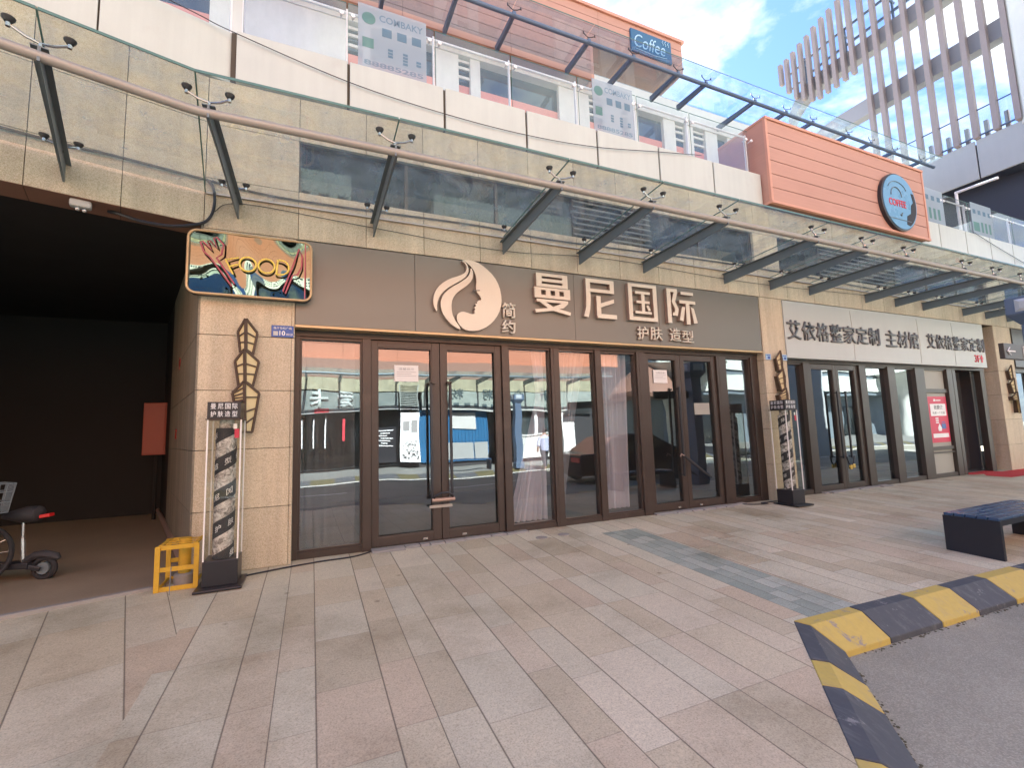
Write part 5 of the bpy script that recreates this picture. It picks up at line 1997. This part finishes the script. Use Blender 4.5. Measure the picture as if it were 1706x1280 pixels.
# blue street lamp post with the parking sign
def lamp_post(px, py, gz_, label, loc_g=None):
    r = thing('street_lamp', label, 'street lamp', (px, py, gz_), 'blue grey square street lamp posts')
    b = MB()
    b.box(px - 0.19, px + 0.19, py - 0.19, py + 0.19, gz_, gz_ + 0.28)
    b.box(px - 0.15, px + 0.15, py - 0.15, py + 0.15, gz_ + 0.28, gz_ + 2.72)
    b.build('post', M['post_blue'], r, bevel=0.012)
    b = MB()
    b.hull8([(px - 0.15, py - 0.15, gz_ + 2.721), (px + 0.15, py - 0.15, gz_ + 2.721), (px + 0.15, py + 0.15, gz_ + 2.721), (px - 0.15, py + 0.15, gz_ + 2.721)],
            [(px - 0.25, py - 0.25, gz_ + 2.86), (px + 0.25, py - 0.25, gz_ + 2.86), (px + 0.25, py + 0.25, gz_ + 2.86), (px - 0.25, py + 0.25, gz_ + 2.86)])
    b.box(px - 0.25, px + 0.25, py - 0.25, py + 0.25, gz_ + 2.861, gz_ + 3.10)
    b.build('lamp_head', M['post_blue'], r, bevel=0.008)
    for ax in (0, 1):
        for s_ in (-1, 1):
            c = Vector((px, py, gz_ + 2.98))
            nrm = Vector((s_, 0, 0)) if ax == 0 else Vector((0, s_, 0))
            sd = Vector((0, 1, 0)) if ax == 0 else Vector((1, 0, 0))
            q = [c + nrm * 0.252 + sd * u_ + Vector((0, 0, v_)) for u_, v_ in ((-0.15, -0.085), (0.15, -0.085), (0.15, 0.085), (-0.15, 0.085))]
            tip = c + nrm * 0.252
            b = MB()
            bevel_c = [tip + sd * u_ + Vector((0, 0, v_)) + nrm * 0.02 for u_, v_ in ((-0.10, -0.05), (0.10, -0.05), (0.10, 0.05), (-0.10, 0.05))]
            b.hull8(q, bevel_c)
            b.build('lamp_lens', M['lamp_lens'], r)
    return r


lp = lamp_post(9.08, -2.95, -0.127, 'blue grey square lamp post at the right edge beside the bench')
ps_ = thing('parking_sign', 'dark direction sign with a white arrow and boxed letter P on the lamp post', 'sign', (8.3, -2.95, 2.1))
b = MB()
b.box(7.83, 8.93, -2.985, -2.935, 2.06, 2.255)
b.build('board', M['frame_dark'], ps_, bevel=0.004)
b = MB()
b.box(7.90, 8.10, -2.992, -2.986, 2.150, 2.164)
b.bar((7.90, -2.989, 2.157), (7.965, -2.989, 2.205), 0.006, 0.014, (0, 1, 0))
b.bar((7.90, -2.989, 2.157), (7.965, -2.989, 2.109), 0.006, 0.014, (0, 1, 0))
for x0, x1, z0, z1 in ((8.32, 8.50, 2.085, 2.092), (8.32, 8.50, 2.225, 2.232), (8.32, 8.327, 2.092, 2.225), (8.493, 8.50, 2.092, 2.225)):
    b.box(x0, x1, -2.992, -2.986, z0, z1)
b.build('arrow_and_frame', M['white'], ps_)
text('P', 8.37, 8.45, 2.105, 2.21, -2.986, M['white'], 'letter', ps_, 0.005, 0.01)

# wires
def wire(name, label, pts, r, mat, M_=None):
    o = MB(M_).tube(pts, r, 6).build(name, mat, smooth=True)
    return tag(o, label, 'cable')


def sag(pts, n=8):
    out = []
    for i in range(len(pts) - 1):
        p0 = Vector(pts[max(i - 1, 0)])
        p1, p2 = Vector(pts[i]), Vector(pts[i + 1])
        p3 = Vector(pts[min(i + 2, len(pts) - 1)])
        for k in range(n):
            t = k / n
            out.append(0.5 * ((2 * p1) + (p2 - p0) * t + (2 * p0 - 5 * p1 + 4 * p2 - p3) * t * t + (3 * p1 - p0 - 3 * p2 + p3) * t ** 3))
    out.append(Vector(pts[-1]))
    return out


wire('wire', 'thin dark wire sagging across the white band from the upper left to the orange box', sag([(-1.62, -0.35, 6.0), (-1.2, -0.13, 6.05), (-0.86, -0.07, 6.0), (0.39, -0.06, 5.76), (1.6, -0.06, 5.66), (2.8, -0.06, 5.65), (4.0, -0.06, 5.74), (5.3, -0.06, 5.95), (6.25, -0.06, 6.10)]), 0.006, M['black'])
wire('cable', 'bundle of dark cables along the granite wall above the passage', sag([tuple(ML @ Vector((-5.0, -0.03, 4.20))), tuple(ML @ Vector((-1.5, -0.03, 4.17))), tuple(ML @ Vector((-0.7, -0.035, 4.19))), tuple(ML @ Vector((-0.02, -0.03, 4.20)))]), 0.014, M['black'])
wire('cable', 'black cable dropping round the corner of the lintel and hanging under the passage lintel', sag([(-1.08, -0.035, 4.20), (-1.02, -0.04, 4.12), (-1.0, -0.04, 3.95), (-1.03, -0.05, 3.78), (-1.12, -0.06, 3.68), (-1.35, -0.1, 3.60), (-1.6, -0.12, 3.60), (-1.8, -0.1, 3.66), (-1.9, -0.05, 3.69)]), 0.016, M['black'])
wire('cable', 'dark cable along the granite wall below the canopy from the passage corner to the right', sag([(-1.06, -0.02, 4.20), (-0.2, -0.02, 4.13), (2.07, -0.02, 4.17), (3.3, -0.02, 4.13), (7.04, -0.02, 4.20), (12, -0.02, 4.14), (18, -0.02, 4.17)]), 0.012, M['black'])
wire('wire', 'thin wire drooping on the granite between the canopy fins', sag([(-0.80, -0.02, 3.98), (-0.99, -0.03, 3.86)]) if False else sag([(-1.0, -0.03, 3.85), (-0.72, -0.02, 3.99), (0.6, -0.02, 3.93), (2.4, -0.02, 3.86), (4.2, -0.02, 3.96), (7.2, -0.02, 3.90), (11, -0.02, 3.99)]), 0.004, M['black'])
wire('floor_cable', 'black power cable lying along the foot of the salon front from the left case', sag([(-0.6, -0.23, 0.0), (-0.5, -0.19, 0.0), (-0.25, -0.13, 0.004), (0.1, -0.07, 0.006), (0.42, -0.05, 0.006), (0.58, 0.02, 0.008), (0.66, 0.09, 0.01)]), 0.009, M['black'])
wire('floor_cable', 'black power cable coiled on the paving at the middle column', sag([(6.68, 0.09, 0.01), (6.80, -0.03, 0.006), (6.95, -0.09, 0.003), (7.12, -0.10, 0.003), (7.05, -0.02, 0.008), (7.3, -0.03, 0.006), (7.6, -0.03, 0.008)]), 0.009, M['black'])
wire('wire', 'thin wire running down across the white band right of the orange box', sag([(15.4, -0.06, 6.1), (16.6, -0.06, 5.85), (18.2, -0.06, 5.55)]), 0.008, M['black'])

for px_, py_, lb in ((2.72, -0.27, 'small round access cover in the paving, the one nearer the salon doors'), (3.05, -0.26, 'small round access cover in the paving, the right one of the pair')):
    r = thing('floor_cover', lb, 'cover', (px_, py_, SL * py_))
    b = MB()
    b.lathe([(0.075, SL * py_ - 0.02), (0.075, SL * py_ + 0.006), (0.062, SL * py_ + 0.007)], (px_, py_, 0), 24)
    b.build('ring', M['concrete'], r, smooth=True)
    b = MB()
    b.lathe([(0.061, SL * py_ - 0.02), (0.061, SL * py_ + 0.0045)], (px_, py_, 0), 24)
    b.build('lid', M['tube'], r, smooth=True)

# broken mortar edge at the foot of the shop fronts
b = MB()
for x0, x1 in ((0.66, 2.52), (4.88, 6.66), (8.88, 10.6)):
    x = x0
    while x < x1:
        l_ = random.uniform(0.12, 0.4)
        y0 = random.uniform(-0.03, 0.06)
        b.hull8([(x, y0, 0.0), (x + l_ - 0.01, y0 + random.uniform(-0.03, 0.03), 0.0), (x + l_ - 0.01, 0.16, 0.0), (x, 0.16, 0.0)], [(x, y0 + 0.02, 0.018), (x + l_ - 0.01, y0 + 0.03, 0.02), (x + l_ - 0.01, 0.16, 0.022), (x, 0.16, 0.022)])
        x += l_
struct(b.build('mortar_sill', M['concrete'], bevel=0.003))

# ================================================================== BRIDGE AND SLAT SCREEN
BX = 20.0
br = thing('footbridge', 'pale panelled footbridge crossing the street behind the orange box', 'bridge', (BX, -4, 9.1))
b = MB()
yb = [7.6, 5.4, 3.25, 1.22, -0.9, -3.0, -5.1, -7.2, -9.3]
for i in range(len(yb) - 1):
    b.box(BX, BX + 0.06, yb[i + 1] + 0.02, yb[i] - 0.02, 9.12, 10.42)
b.build('side_panel', M['bridge'], br, bevel=0.006)
b = MB()
b.box(BX + 0.06, BX + 4.0, -10.5, 7.6, 9.10, 10.30)
b.build('deck', M['dark_navy'], br)
b = MB()
b.box(BX + 0.6, BX + 9, 0.4, 9, 5.9, 9.099)
b.build('dark_hall', M['dark_navy'], br)
b = MB()
for k in range(4):
    b.box(BX + 0.061, BX + 4.0, -9 + k * 2.4, -8.8 + k * 2.4, 8.85, 9.099)
b.build('cross_beam', M['dark_navy'], br)
b = MB()
b.box(BX + 0.1, BX + 3.9, -10.4, -8.9, -0.3, 8.85)
b.build('bridge_pier', M['bridge'], br)
b = MB()
b.tube([(BX + 0.02, 7, 11.42), (BX + 0.02, -9.3, 11.42)], 0.022, 6)
b.tube([(BX + 0.02, 7, 10.55), (BX + 0.02, -9.3, 10.55)], 0.03, 6)
b.build('handrail', M['post_blue'], br, smooth=True)
for k in range(9):
    y = 3.0 - k * 1.3
    b = MB()
    b.add([(BX + 0.04, y - 0.02, 10.58), (BX + 0.04, y - 1.28, 10.58), (BX + 0.04, y - 1.28, 11.38), (BX + 0.04, y - 0.02, 11.38)], [(0, 1, 2, 3)])
    b.build('glass_panel', M['balustrade_glass'], br, flat_normals=True)
sl = thing('slat_screen', 'tall screen of brown upright slats on curved grey beams above the footbridge', 'screen', (BX, 2, 10.4))
tops = [(7.4, 17.0, 18.05), (7.1, 16.4, 18.1), (6.78, 15.9, 18.2), (6.45, 15.6, 18.35), (6.12, 15.32, 18.45), (5.80, 15.2, 18.6), (5.46, 15.22, 18.72), (5.12, 15.23, 18.82), (4.76, 15.26, 18.9), (4.42, 15.28, 18.95), (4.36 - 0.0, 15.29, 19.0)]
tops = tops[:10]
sl_list = [(y, z0, z1) for y, z0, z1 in tops] + [(3.99 - 0.0, 12.0, 19.1), (3.58, 11.6, 19.2), (3.13, 11.1, 19.3), (2.64, 10.5, 19.4)]
y = 2.16
while y > -9:
    sl_list.append((y, 10.42, 19.5))
    y -= 0.50
sl_list = [(y, z0 if z0 > 15 else (10.42), z1) for y, z0, z1 in sl_list]
for y, z0, z1 in sl_list:
    b = MB()
    b.hull8([(BX - 0.10, y - 0.072, z0 + 0.05), (BX + 0.10, y - 0.072, z0 + 0.05), (BX + 0.10, y + 0.072, z0 + 0.05), (BX - 0.10, y + 0.072, z0 + 0.05)], [(BX - 0.10, y - 0.072, z1), (BX + 0.10, y - 0.072, z1), (BX + 0.10, y + 0.072, z1), (BX - 0.10, y + 0.072, z1)])
    b.hull8([(BX - 0.03, y - 0.03, z0), (BX + 0.03, y - 0.03, z0), (BX + 0.03, y + 0.03, z0), (BX - 0.03, y + 0.03, z0)], [(BX - 0.10, y - 0.072, z0 + 0.0495), (BX + 0.10, y - 0.072, z0 + 0.0495), (BX + 0.10, y + 0.072, z0 + 0.0495), (BX - 0.10, y + 0.072, z0 + 0.0495)])
    b.build('slat', M['slat'], sl)


def arch(y0, z0, y1, rise, depth, nm):
    """grey beam that rises in a quarter curve from (y0, z0) and runs level towards the street"""
    b = MB()
    pts = [(y0 - (1 - math.cos(R(a))) * 1.7, z0 + math.sin(R(a)) * rise) for a in range(0, 91, 10)]
    pts = [(y0 + 0.0 - 1.7 * (1 - math.cos(R(a))), z0 + rise * math.sin(R(a))) for a in range(0, 91, 10)] + [(y1, z0 + rise)]
    x0, x1 = BX + 0.2, BX + 0.6
    for i in range(len(pts) - 1):
        (ya, za), (yb_, zb_) = pts[i], pts[i + 1]
        b.hull8([(x0, ya, za - depth), (x1, ya, za - depth), (x1, ya, za), (x0, ya, za)], [(x0, yb_, zb_ - depth), (x1, yb_, zb_ - depth), (x1, yb_, zb_), (x0, yb_, zb_)])
    b.build(nm, M['beam'], sl)


arch(6.9, 13.3, -9, 0.85, 0.65, 'beam')
arch(7.4, 15.2, -9, 1.4, 0.65, 'beam')
b = MB()
for z in (17.0, 17.75):
    b.tube([(BX + 0.35, 7.4, z - 0.2), (BX + 0.35, 5.6, z), (BX + 0.35, -9, z + 0.1)], 0.06, 7)
for k in range(9):
    y = 6.5 - k * 1.7
    b.tube([(BX + 0.35, y, 16.4), (BX + 0.35, y, 17.8)], 0.045, 6)
    b.tube([(BX + 0.12, y, 17.4), (BX + 0.5, y, 17.4)], 0.045, 6)
b.build('truss', M['post_blue'], sl)
b = MB()
for k in range(18):
    y = 2.8 - k * 0.5 - 0.22
    b.box(BX + 0.5, BX + 0.62, y - 0.05, y + 0.05, 10.45, 11.2)
b.build('far_slat_foot', M['slat'], sl)
cy_ = tag(MB().lathe([(0.62, 10.3), (0.62, 20)], (BX + 0.4, -0.35, 0), 32).build('round_column', M['white_wall'], smooth=True), 'thick pale round column at the upper right edge above the footbridge', 'column')
tp = thing('terrace_pole', 'white angled pole on the terrace edge right of the orange box', 'pole', (15.6, 0.2, 6.0))
b = MB()
b.tube([(15.6, 0.2, 6.0), (15.6, 0.2, 7.28)], 0.035, 8)
b.tube([(15.6, 0.22, 7.28), (15.6, -0.62, 7.26)], 0.035, 8)
b.build('pole', M['white'], tp, smooth=True)

# ================================================================== FAR SIDE OF THE STREET (seen in the shop glass)
OY = -14.6
ob = thing('opposite_building', 'opposite shop row with orange upper storey seen mirrored in the salon glass', 'building', (5, OY, 0))
b = MB()
b.box(-30, 13.9, OY - 9, OY - 0.4, -0.1, 9.0)
b.build('wall', M['black_matt'], ob)
b = MB()
x = -30
while x < 13.6:
    for k in range(6):
        b.box(x + 0.006, x + 2.394, OY - 0.4, OY - 0.3, 4.62 + k * 0.75 + 0.008, 4.62 + (k + 1) * 0.75 - 0.008)
    x += 2.4
b.build('upper_cladding', M['far_orange'], ob)
b = MB()
b.box(-30, 13.9, OY - 0.35, OY + 0.02, 3.36, 3.9)
b.build('stone_band', M['stone'], ob)
b = MB()
b.box(-30, 13.9, OY - 0.35, OY - 0.02, 3.9, 4.62)
b.build('dark_band', M['brown_under'], ob)
b = MB()
x = -29.0
while x < 13.5:
    b.hull8([(x - 0.04, OY, 3.7), (x + 0.04, OY, 3.7), (x + 0.04, OY, 3.9), (x - 0.04, OY, 3.9)], [(x - 0.04, OY + 1.6, 3.8), (x + 0.04, OY + 1.6, 3.8), (x + 0.04, OY + 1.6, 3.92), (x - 0.04, OY + 1.6, 3.92)])
    x += 1.25
b.tube([(-30, OY + 1.6, 3.88), (13.8, OY + 1.6, 3.88)], 0.05, 8)
b.build('canopy_frame', M['steel'], ob)
b = MB()
b.add([(-30, OY + 0.02, 3.97), (13.8, OY + 0.02, 3.97), (13.8, OY + 1.8, 4.03), (-30, OY + 1.8, 4.03)], [(0, 1, 2, 3)])
b.build('canopy_glass', M['canopy_glass'], ob, flat_normals=True)
b = MB()
b.box(-30, 3.55, OY - 0.3, OY + 0.05, 2.42, 3.30)
b.build('sign_board', M['sign_grey'], ob)
b = MB()
b.box(4.6, 12.2, OY - 0.3, OY + 0.08, 2.42, 3.32)
b.build('sign_board', M['pale_board'], ob)
b = MB()
b.box(3.62, 3.66, OY - 0.2, OY + 0.03, 2.40, 3.70)
b.box(4.40, 4.44, OY - 0.2, OY + 0.03, 2.40, 3.70)
for k in range(14):
    b.box(3.66, 4.40, OY - 0.1, OY + 0.02, 2.42 + k * 0.092, 2.46 + k * 0.092)
b.build('louvre', M['grey_plastic'], ob)
for ch_, x0, x1 in (('爱', 0.89, 1.56), ('卡', -0.11, 0.56)):
    text(ch_, x0, x1, 2.66, 3.36, OY + 0.05, M['white'], 'character', ob, 0.08, 0.03, facing='back')
b = MB()
b.box(0.08, 0.58, OY + 0.051, OY + 0.06, 2.44, 2.62)
b.build('red_plate', M['red'], ob)
for i, ch_ in enumerate('新心粥粉'):
    text(ch_, 10.6 - i * 1.55, 11.2 - i * 1.55, 2.95, 3.45, OY + 0.08, M['steel'], 'character', ob, 0.05, 0.0, facing='back')
for i in range(9):
    b = MB()
    b.box(4.9 + i * 0.42, 5.12 + i * 0.42, OY + 0.081, OY + 0.10, 2.55, 2.74)
    b.build('small_character', M['steel'], ob)
b = MB()
b.box(-30, 3.6, OY - 0.38, OY - 0.30, 0.0, 2.42)
b.box(7.75, 9.4, OY - 0.38, OY - 0.25, 0.0, 2.42)
b.build('dark_front', M['dark_glass'], ob)
b = MB()
for xx in (-0.35, 0.08, 0.48):
    b.box(xx, xx + 0.04, OY - 0.29, OY - 0.27, 0.9, 2.2)
b.build('painted_glint', M['white'], ob)  # white bars standing in for light reflections on the dark front
b = MB()
b.box(1.15, 1.25, OY - 0.29, OY - 0.26, 1.2, 2.1)
b.build('red_couplet', M['red'], ob)
b = MB()
b.box(4.55, 7.70, OY - 0.35, OY - 0.30, 0.1, 2.40)
b.build('blue_front', M['shop_blue'], ob)
b = MB()
for k in range(22):
    b.box(4.7 + k * 0.14, 4.74 + k * 0.14, OY - 0.29, OY - 0.26, 1.0, 2.2)
b.build('blue_slat', M['shop_blue'], ob)
b = MB()
b.box(5.85, 6.95, OY - 0.25, OY - 0.22, 0.2, 0.95)
b.box(7.0, 7.64, OY - 0.25, OY - 0.22, 0.2, 0.95)
b.build('white_lower_panel', M['sign_grey'], ob)
b = MB()
b.box(6.1, 7.1, OY - 0.25, OY - 0.24, 1.55, 2.30)
b.build('paper_sign', M['grey_plastic'], ob)
b = MB()
b.box(9.4, 11.9, OY - 0.3, OY - 0.1, 0.1, 1.20)
b.box(9.4, 11.9, OY - 0.12, OY - 0.05, 1.20, 1.26)
b.build('white_counter', M['grey_plastic'], ob)
b = MB()
b.box(9.4, 11.9, OY - 0.36, OY - 0.30, 1.26, 2.42)
b.build('serving_window', M['balustrade_glass'], ob)
b = MB()
b.box(10.3, 10.45, OY - 0.30, OY - 0.2, 1.26, 2.42)
b.box(11.85, 11.95, OY - 0.30, OY - 0.0, 0.1, 2.42)
b.build('window_post', M['white'], ob)
b = MB()
b.box(2.62, 3.52, OY - 0.25, OY - 0.20, 0.12, 1.72)
b.build('menu_board', M['black'], ob)
b = MB()
for k in range(7):
    b.box(2.75 + 0.1 * (k % 2), 3.4 - 0.12 * (k % 3), OY - 0.199, OY - 0.19, 1.55 - k * 0.12, 1.59 - k * 0.12)
b.build('menu_lines', M['white'], ob)
b = MB()
b.box(12.2, 13.9, OY - 0.3, OY + 0.0, 2.85, 3.75)
b.build('end_board', M['grey_plastic'], ob)

ps2 = thing('poster', 'tall white beauty poster between the opposite shops seen mirrored', 'poster', (4.05, OY, 0.15))
b = MB()
b.box(3.64, 4.48, OY - 0.05, OY, 0.15, 2.28)
b.build('sheet', M['white'], ps2)
b = MB()
for k in range(60):
    xx, zz = random.uniform(3.72, 4.34), random.uniform(0.25, 1.0)
    b.box(xx, xx + 0.07, OY + 0.001, OY + 0.004, zz, zz + 0.06)
b.box(3.74, 4.02, OY + 0.001, OY + 0.004, 1.5, 1.92)
b.box(4.10, 4.40, OY + 0.001, OY + 0.004, 1.42, 1.95)
b.build('print', M['grey_print'], ps2)
ps3 = tag(MB().box(11.75, 12.5, OY + 0.2, OY + 0.25, 0.0, 1.75).build('standing_poster', M['paper']), 'white standing poster at the end of the opposite row seen mirrored', 'poster')

lamp_post(8.0, -11.75, -0.16, 'blue grey square lamp post on the far kerb seen mirrored in the salon glass')
b2 = thing('bench', 'dark street bench on the far pavement seen mirrored in the right salon door', 'bench', (5.8, -12.5, -0.1))
for x0, x1 in ((4.7, 4.75), (6.85, 6.9)):
    MB().box(x0, x1, -12.9, -12.45, -0.17, 0.27).build('end_panel', M['bench_body'], b2)
MB().box(4.7, 6.9, -12.9, -12.45, 0.271, 0.31).build('seat', M['bench_top'], b2)

# white panelled building farther down the far side
wb = thing('white_building', 'white panelled building on curved columns far down the opposite side seen mirrored', 'building', (35, -17, 0))
b = MB()
for z0, z1 in ((3.7, 4.85), (5.2, 6.6), (7.4, 8.6)):
    x = 19.0
    while x < 62:
        b.box(x + 0.02, x + 2.38, -17.0, -16.9, z0, z1)
        x += 2.4
b.build('white_panel_band', M['white_panel'], wb)
b = MB()
b.box(19, 62, -26, -17.05, 3.4, 8.6)
b.box(22, 62, -26, -18.5, -0.1, 3.4)
b.build('body', M['steel'], wb)
b = MB()
for xx in (24, 30, 36, 41, 52):
    b.box(xx, xx + 2.6, -18.5, -18.4, 0, 2.6)
b.build('shop_window', M['dark_glass'], wb)
for xx in (21.4, 46.5):
    MB().lathe([(0.75, 0), (0.75, 2.4), (0.9, 3.2), (1.6, 4.2), (3.0, 5.3)], (xx, -16.4, -0.1), 28).build('mushroom_column', M['white_wall'], wb, smooth=True)
aw = thing('awning', 'dark red cone awning on the corner of the opposite side seen mirrored', 'awning', (20, -15, 3))
b = MB()
b.lathe([(2.2, 3.1), (2.25, 3.35), (1.6, 4.2), (0.6, 5.0), (0.1, 5.3)], (18.6, -16.2, 0), 28)
b.build('cone', M['brown_under'], aw, smooth=True)
rs = tag(MB().lathe([(0.42, 0.0), (0.42, 0.06)], (20.8, -15.6, 2.2), 28, 'y').build('round_sign', M['white'], smooth=True), 'small round white sign with a figure seen mirrored in the right salon doors', 'sign')
# greenery and towers past the ends of the street
def tower(x, y, w_, d_, h, label):
    r = thing('tower_block', label, 'building', (x, y, 0))
    b = MB()
    b.box(x - w_ / 2, x + w_ / 2, y - d_ / 2, y + d_ / 2, 0, h)
    b.build('wall', M['white_wall'], r)
    b = MB()
    nz = int(h / 3.1)
    for k in range(nz):
        for q in range(int(w_ / 2.6)):
            x0 = x - w_ / 2 + 0.7 + q * 2.6
            b.box(x0, x0 + 1.5, y + d_ / 2 - 0.05, y + d_ / 2 + 0.02, k * 3.1 + 1.0, k * 3.1 + 2.5)
            b.box(x0, x0 + 1.5, y - d_ / 2 - 0.02, y - d_ / 2 + 0.05, k * 3.1 + 1.0, k * 3.1 + 2.5)
    b.build('window_row', M['dark_glass'], r)


tower(26, -60, 22, 14, 34, 'pale tower block beyond the opposite shops seen mirrored in the upper glass')
tower(-8, -70, 26, 14, 40, 'pale tower block behind the orange row seen mirrored in the terrace glass')

# a passer-by on the far pavement, seen from behind
def person(x, y, z, label):
    r = thing('person', label, 'person', (x, y, z))
    me = bpy.data.meshes.new('body')
    V = [(0, 0, 0.95), (0, 0, 1.15), (0, 0.01, 1.40), (0, 0.0, 1.50), (0, -0.01, 1.60), (0, -0.01, 1.70),
         (0.18, 0, 1.41), (0.24, -0.02, 1.16), (0.27, -0.10, 0.95), (0.27, -0.16, 0.86),
         (-0.18, 0, 1.41), (-0.25, 0.02, 1.14), (-0.27, -0.05, 0.92), (-0.27, -0.08, 0.83),
         (0.09, 0, 0.90), (0.10, -0.14, 0.50), (0.10, -0.05, 0.09), (0.10, -0.20, 0.04),
         (-0.09, 0, 0.90), (-0.10, 0.10, 0.50), (-0.10, 0.30, 0.13), (-0.10, 0.20, 0.05)]
    Ed = [(0, 1), (1, 2), (2, 3), (3, 4), (4, 5), (2, 6), (6, 7), (7, 8), (8, 9), (2, 10), (10, 11), (11, 12), (12, 13), (0, 14), (14, 15), (15, 16), (16, 17), (0, 18), (18, 19), (19, 20), (20, 21)]
    rad = [0.15, 0.14, 0.15, 0.055, 0.085, 0.075, 0.065, 0.05, 0.04, 0.04, 0.065, 0.05, 0.04, 0.04, 0.095, 0.065, 0.045, 0.04, 0.095, 0.065, 0.045, 0.04]
    me.from_pydata([(x + a * 1.0, y + b_, z + c) for a, b_, c in V], Ed, [])
    o = bpy.data.objects.new('body', me)
    COL.objects.link(o)
    o.modifiers.new('skin', 'SKIN')
    for i, sv in enumerate(me.skin_vertices[0].data):
        sv.radius = (rad[i], rad[i] * (0.72 if i < 3 else 1.0))
        sv.use_root = (i == 0)
    o.modifiers.new('sub', 'SUBSURF').levels = 1
    o.modifiers['sub'].render_levels = 2
    me.materials.append(M['skin'])
    attach(o, r)
    b = MB()
    b.lathe([(0.175, 0.90), (0.19, 1.05), (0.185, 1.25), (0.20, 1.38), (0.12, 1.46), (0.07, 1.49)], (x, y, z), 20)
    b.tube([(x + 0.15, y, z + 1.42), (x + 0.22, y, z + 1.28), (x + 0.25, y - 0.02, z + 1.12)], [0.08, 0.075, 0.07], 10)
    b.tube([(x - 0.15, y, z + 1.42), (x - 0.23, y, z + 1.28), (x - 0.26, y + 0.02, z + 1.10)], [0.08, 0.075, 0.07], 10)
    b.build('shirt', M['shirt'], r, smooth=True)
    b = MB()
    b.lathe([(0.15, 0.86), (0.17, 0.98)], (x, y, z), 18)
    b.tube([(x + 0.09, y, z + 0.92), (x + 0.10, y - 0.14, z + 0.50), (x + 0.10, y - 0.06, z + 0.10)], [0.11, 0.08, 0.065], 10)
    b.tube([(x - 0.09, y, z + 0.92), (x - 0.10, y + 0.10, z + 0.50), (x - 0.10, y + 0.28, z + 0.15)], [0.11, 0.08, 0.065], 10)
    b.build('trousers', M['trousers'], r, smooth=True)
    b = MB()
    b.ball((x, y + 0.02, z + 1.67), 0.105, 8, (0.9, 1.0, 1.0))
    b.build('hair', M['hair'], r, smooth=True)


person(8.95, -11.2, ROADZ, 'man in a pale lilac shirt walking at the far kerb, mirrored in the salon glass')

# dark car parked in the bay to the right of the camera, seen in the glass
car = thing('parked_car', 'dark parked car seen mirrored in the right salon doors', 'car', (9, -6.3, ROADZ))
cx0, cyy = 9.4, -6.3


def carsec(prof, y0, y1, inset):
    b = MB()
    n = len(prof)
    vs = []
    for yy, k in ((y0, 0), (y1, 0)):
        for (px_, pz_) in prof:
            ins = inset * max(0, (pz_ - 0.85)) * (1 if yy == y0 else -1)
            vs.append((cx0 + px_, yy + ins, ROADZ + pz_))
    b.add(vs, [tuple(range(n)), tuple(range(2 * n - 1, n - 1, -1))] + [(i, n + i, n + (i + 1) % n, (i + 1) % n) for i in range(n)])
    return b


prof = [(-2.2, 0.28), (-2.28, 0.6), (-2.2, 0.92), (-1.6, 0.98), (-1.0, 1.40), (-0.4, 1.49), (0.5, 1.46), (1.3, 1.02), (2.1, 0.86), (2.3, 0.6), (2.25, 0.28)]
carsec(prof, cyy - 0.9, cyy + 0.9, 0.28).build('body', M['car_paint'], car, bevel=0.04)
b = MB()
for s_ in (-1, 1):
    yy = cyy + s_ * 0.90
    i_ = -s_ * 0.28 * 0.30
    b.hull8([(cx0 - 1.35, cyy + s_ * 0.90 + -s_ * 0.28 * 0.17 + s_ * 0.006, ROADZ + 1.02), (cx0 + 1.05, cyy + s_ * 0.90 - s_ * 0.28 * 0.17 + s_ * 0.006, ROADZ + 1.02), (cx0 + 0.4, cyy + s_ * 0.90 - s_ * 0.28 * 0.55 + s_ * 0.006, ROADZ + 1.40), (cx0 - 0.9, cyy + s_ * 0.90 - s_ * 0.28 * 0.55 + s_ * 0.006, ROADZ + 1.38)],
            [(cx0 - 1.35, cyy + s_ * 0.85, ROADZ + 1.02), (cx0 + 1.05, cyy + s_ * 0.85, ROADZ + 1.02), (cx0 + 0.4, cyy + s_ * 0.72, ROADZ + 1.40), (cx0 - 0.9, cyy + s_ * 0.72, ROADZ + 1.38)])
b.build('side_window', M['dark_glass'], car)
for xx in (-1.4, 1.4):
    for s_ in (-1, 1):
        b = MB()
        b.lathe([(0.20, 0), (0.32, 0.02), (0.33, 0.1), (0.33, 0.18), (0.2, 0.2)], (cx0 + xx, cyy + s_ * 0.82 - 0.1, ROADZ + 0.33), 24, 'y')
        b.build('wheel', M['rubber'], car, smooth=True)
b = MB()
b.box(cx0 - 2.30, cx0 - 2.2, cyy - 0.85, cyy - 0.45, ROADZ + 0.68, ROADZ + 0.82)
b.box(cx0 - 2.30, cx0 - 2.2, cyy + 0.45, cyy + 0.85, ROADZ + 0.68, ROADZ + 0.82)
b.build('tail_light', M['tail_red'], car)
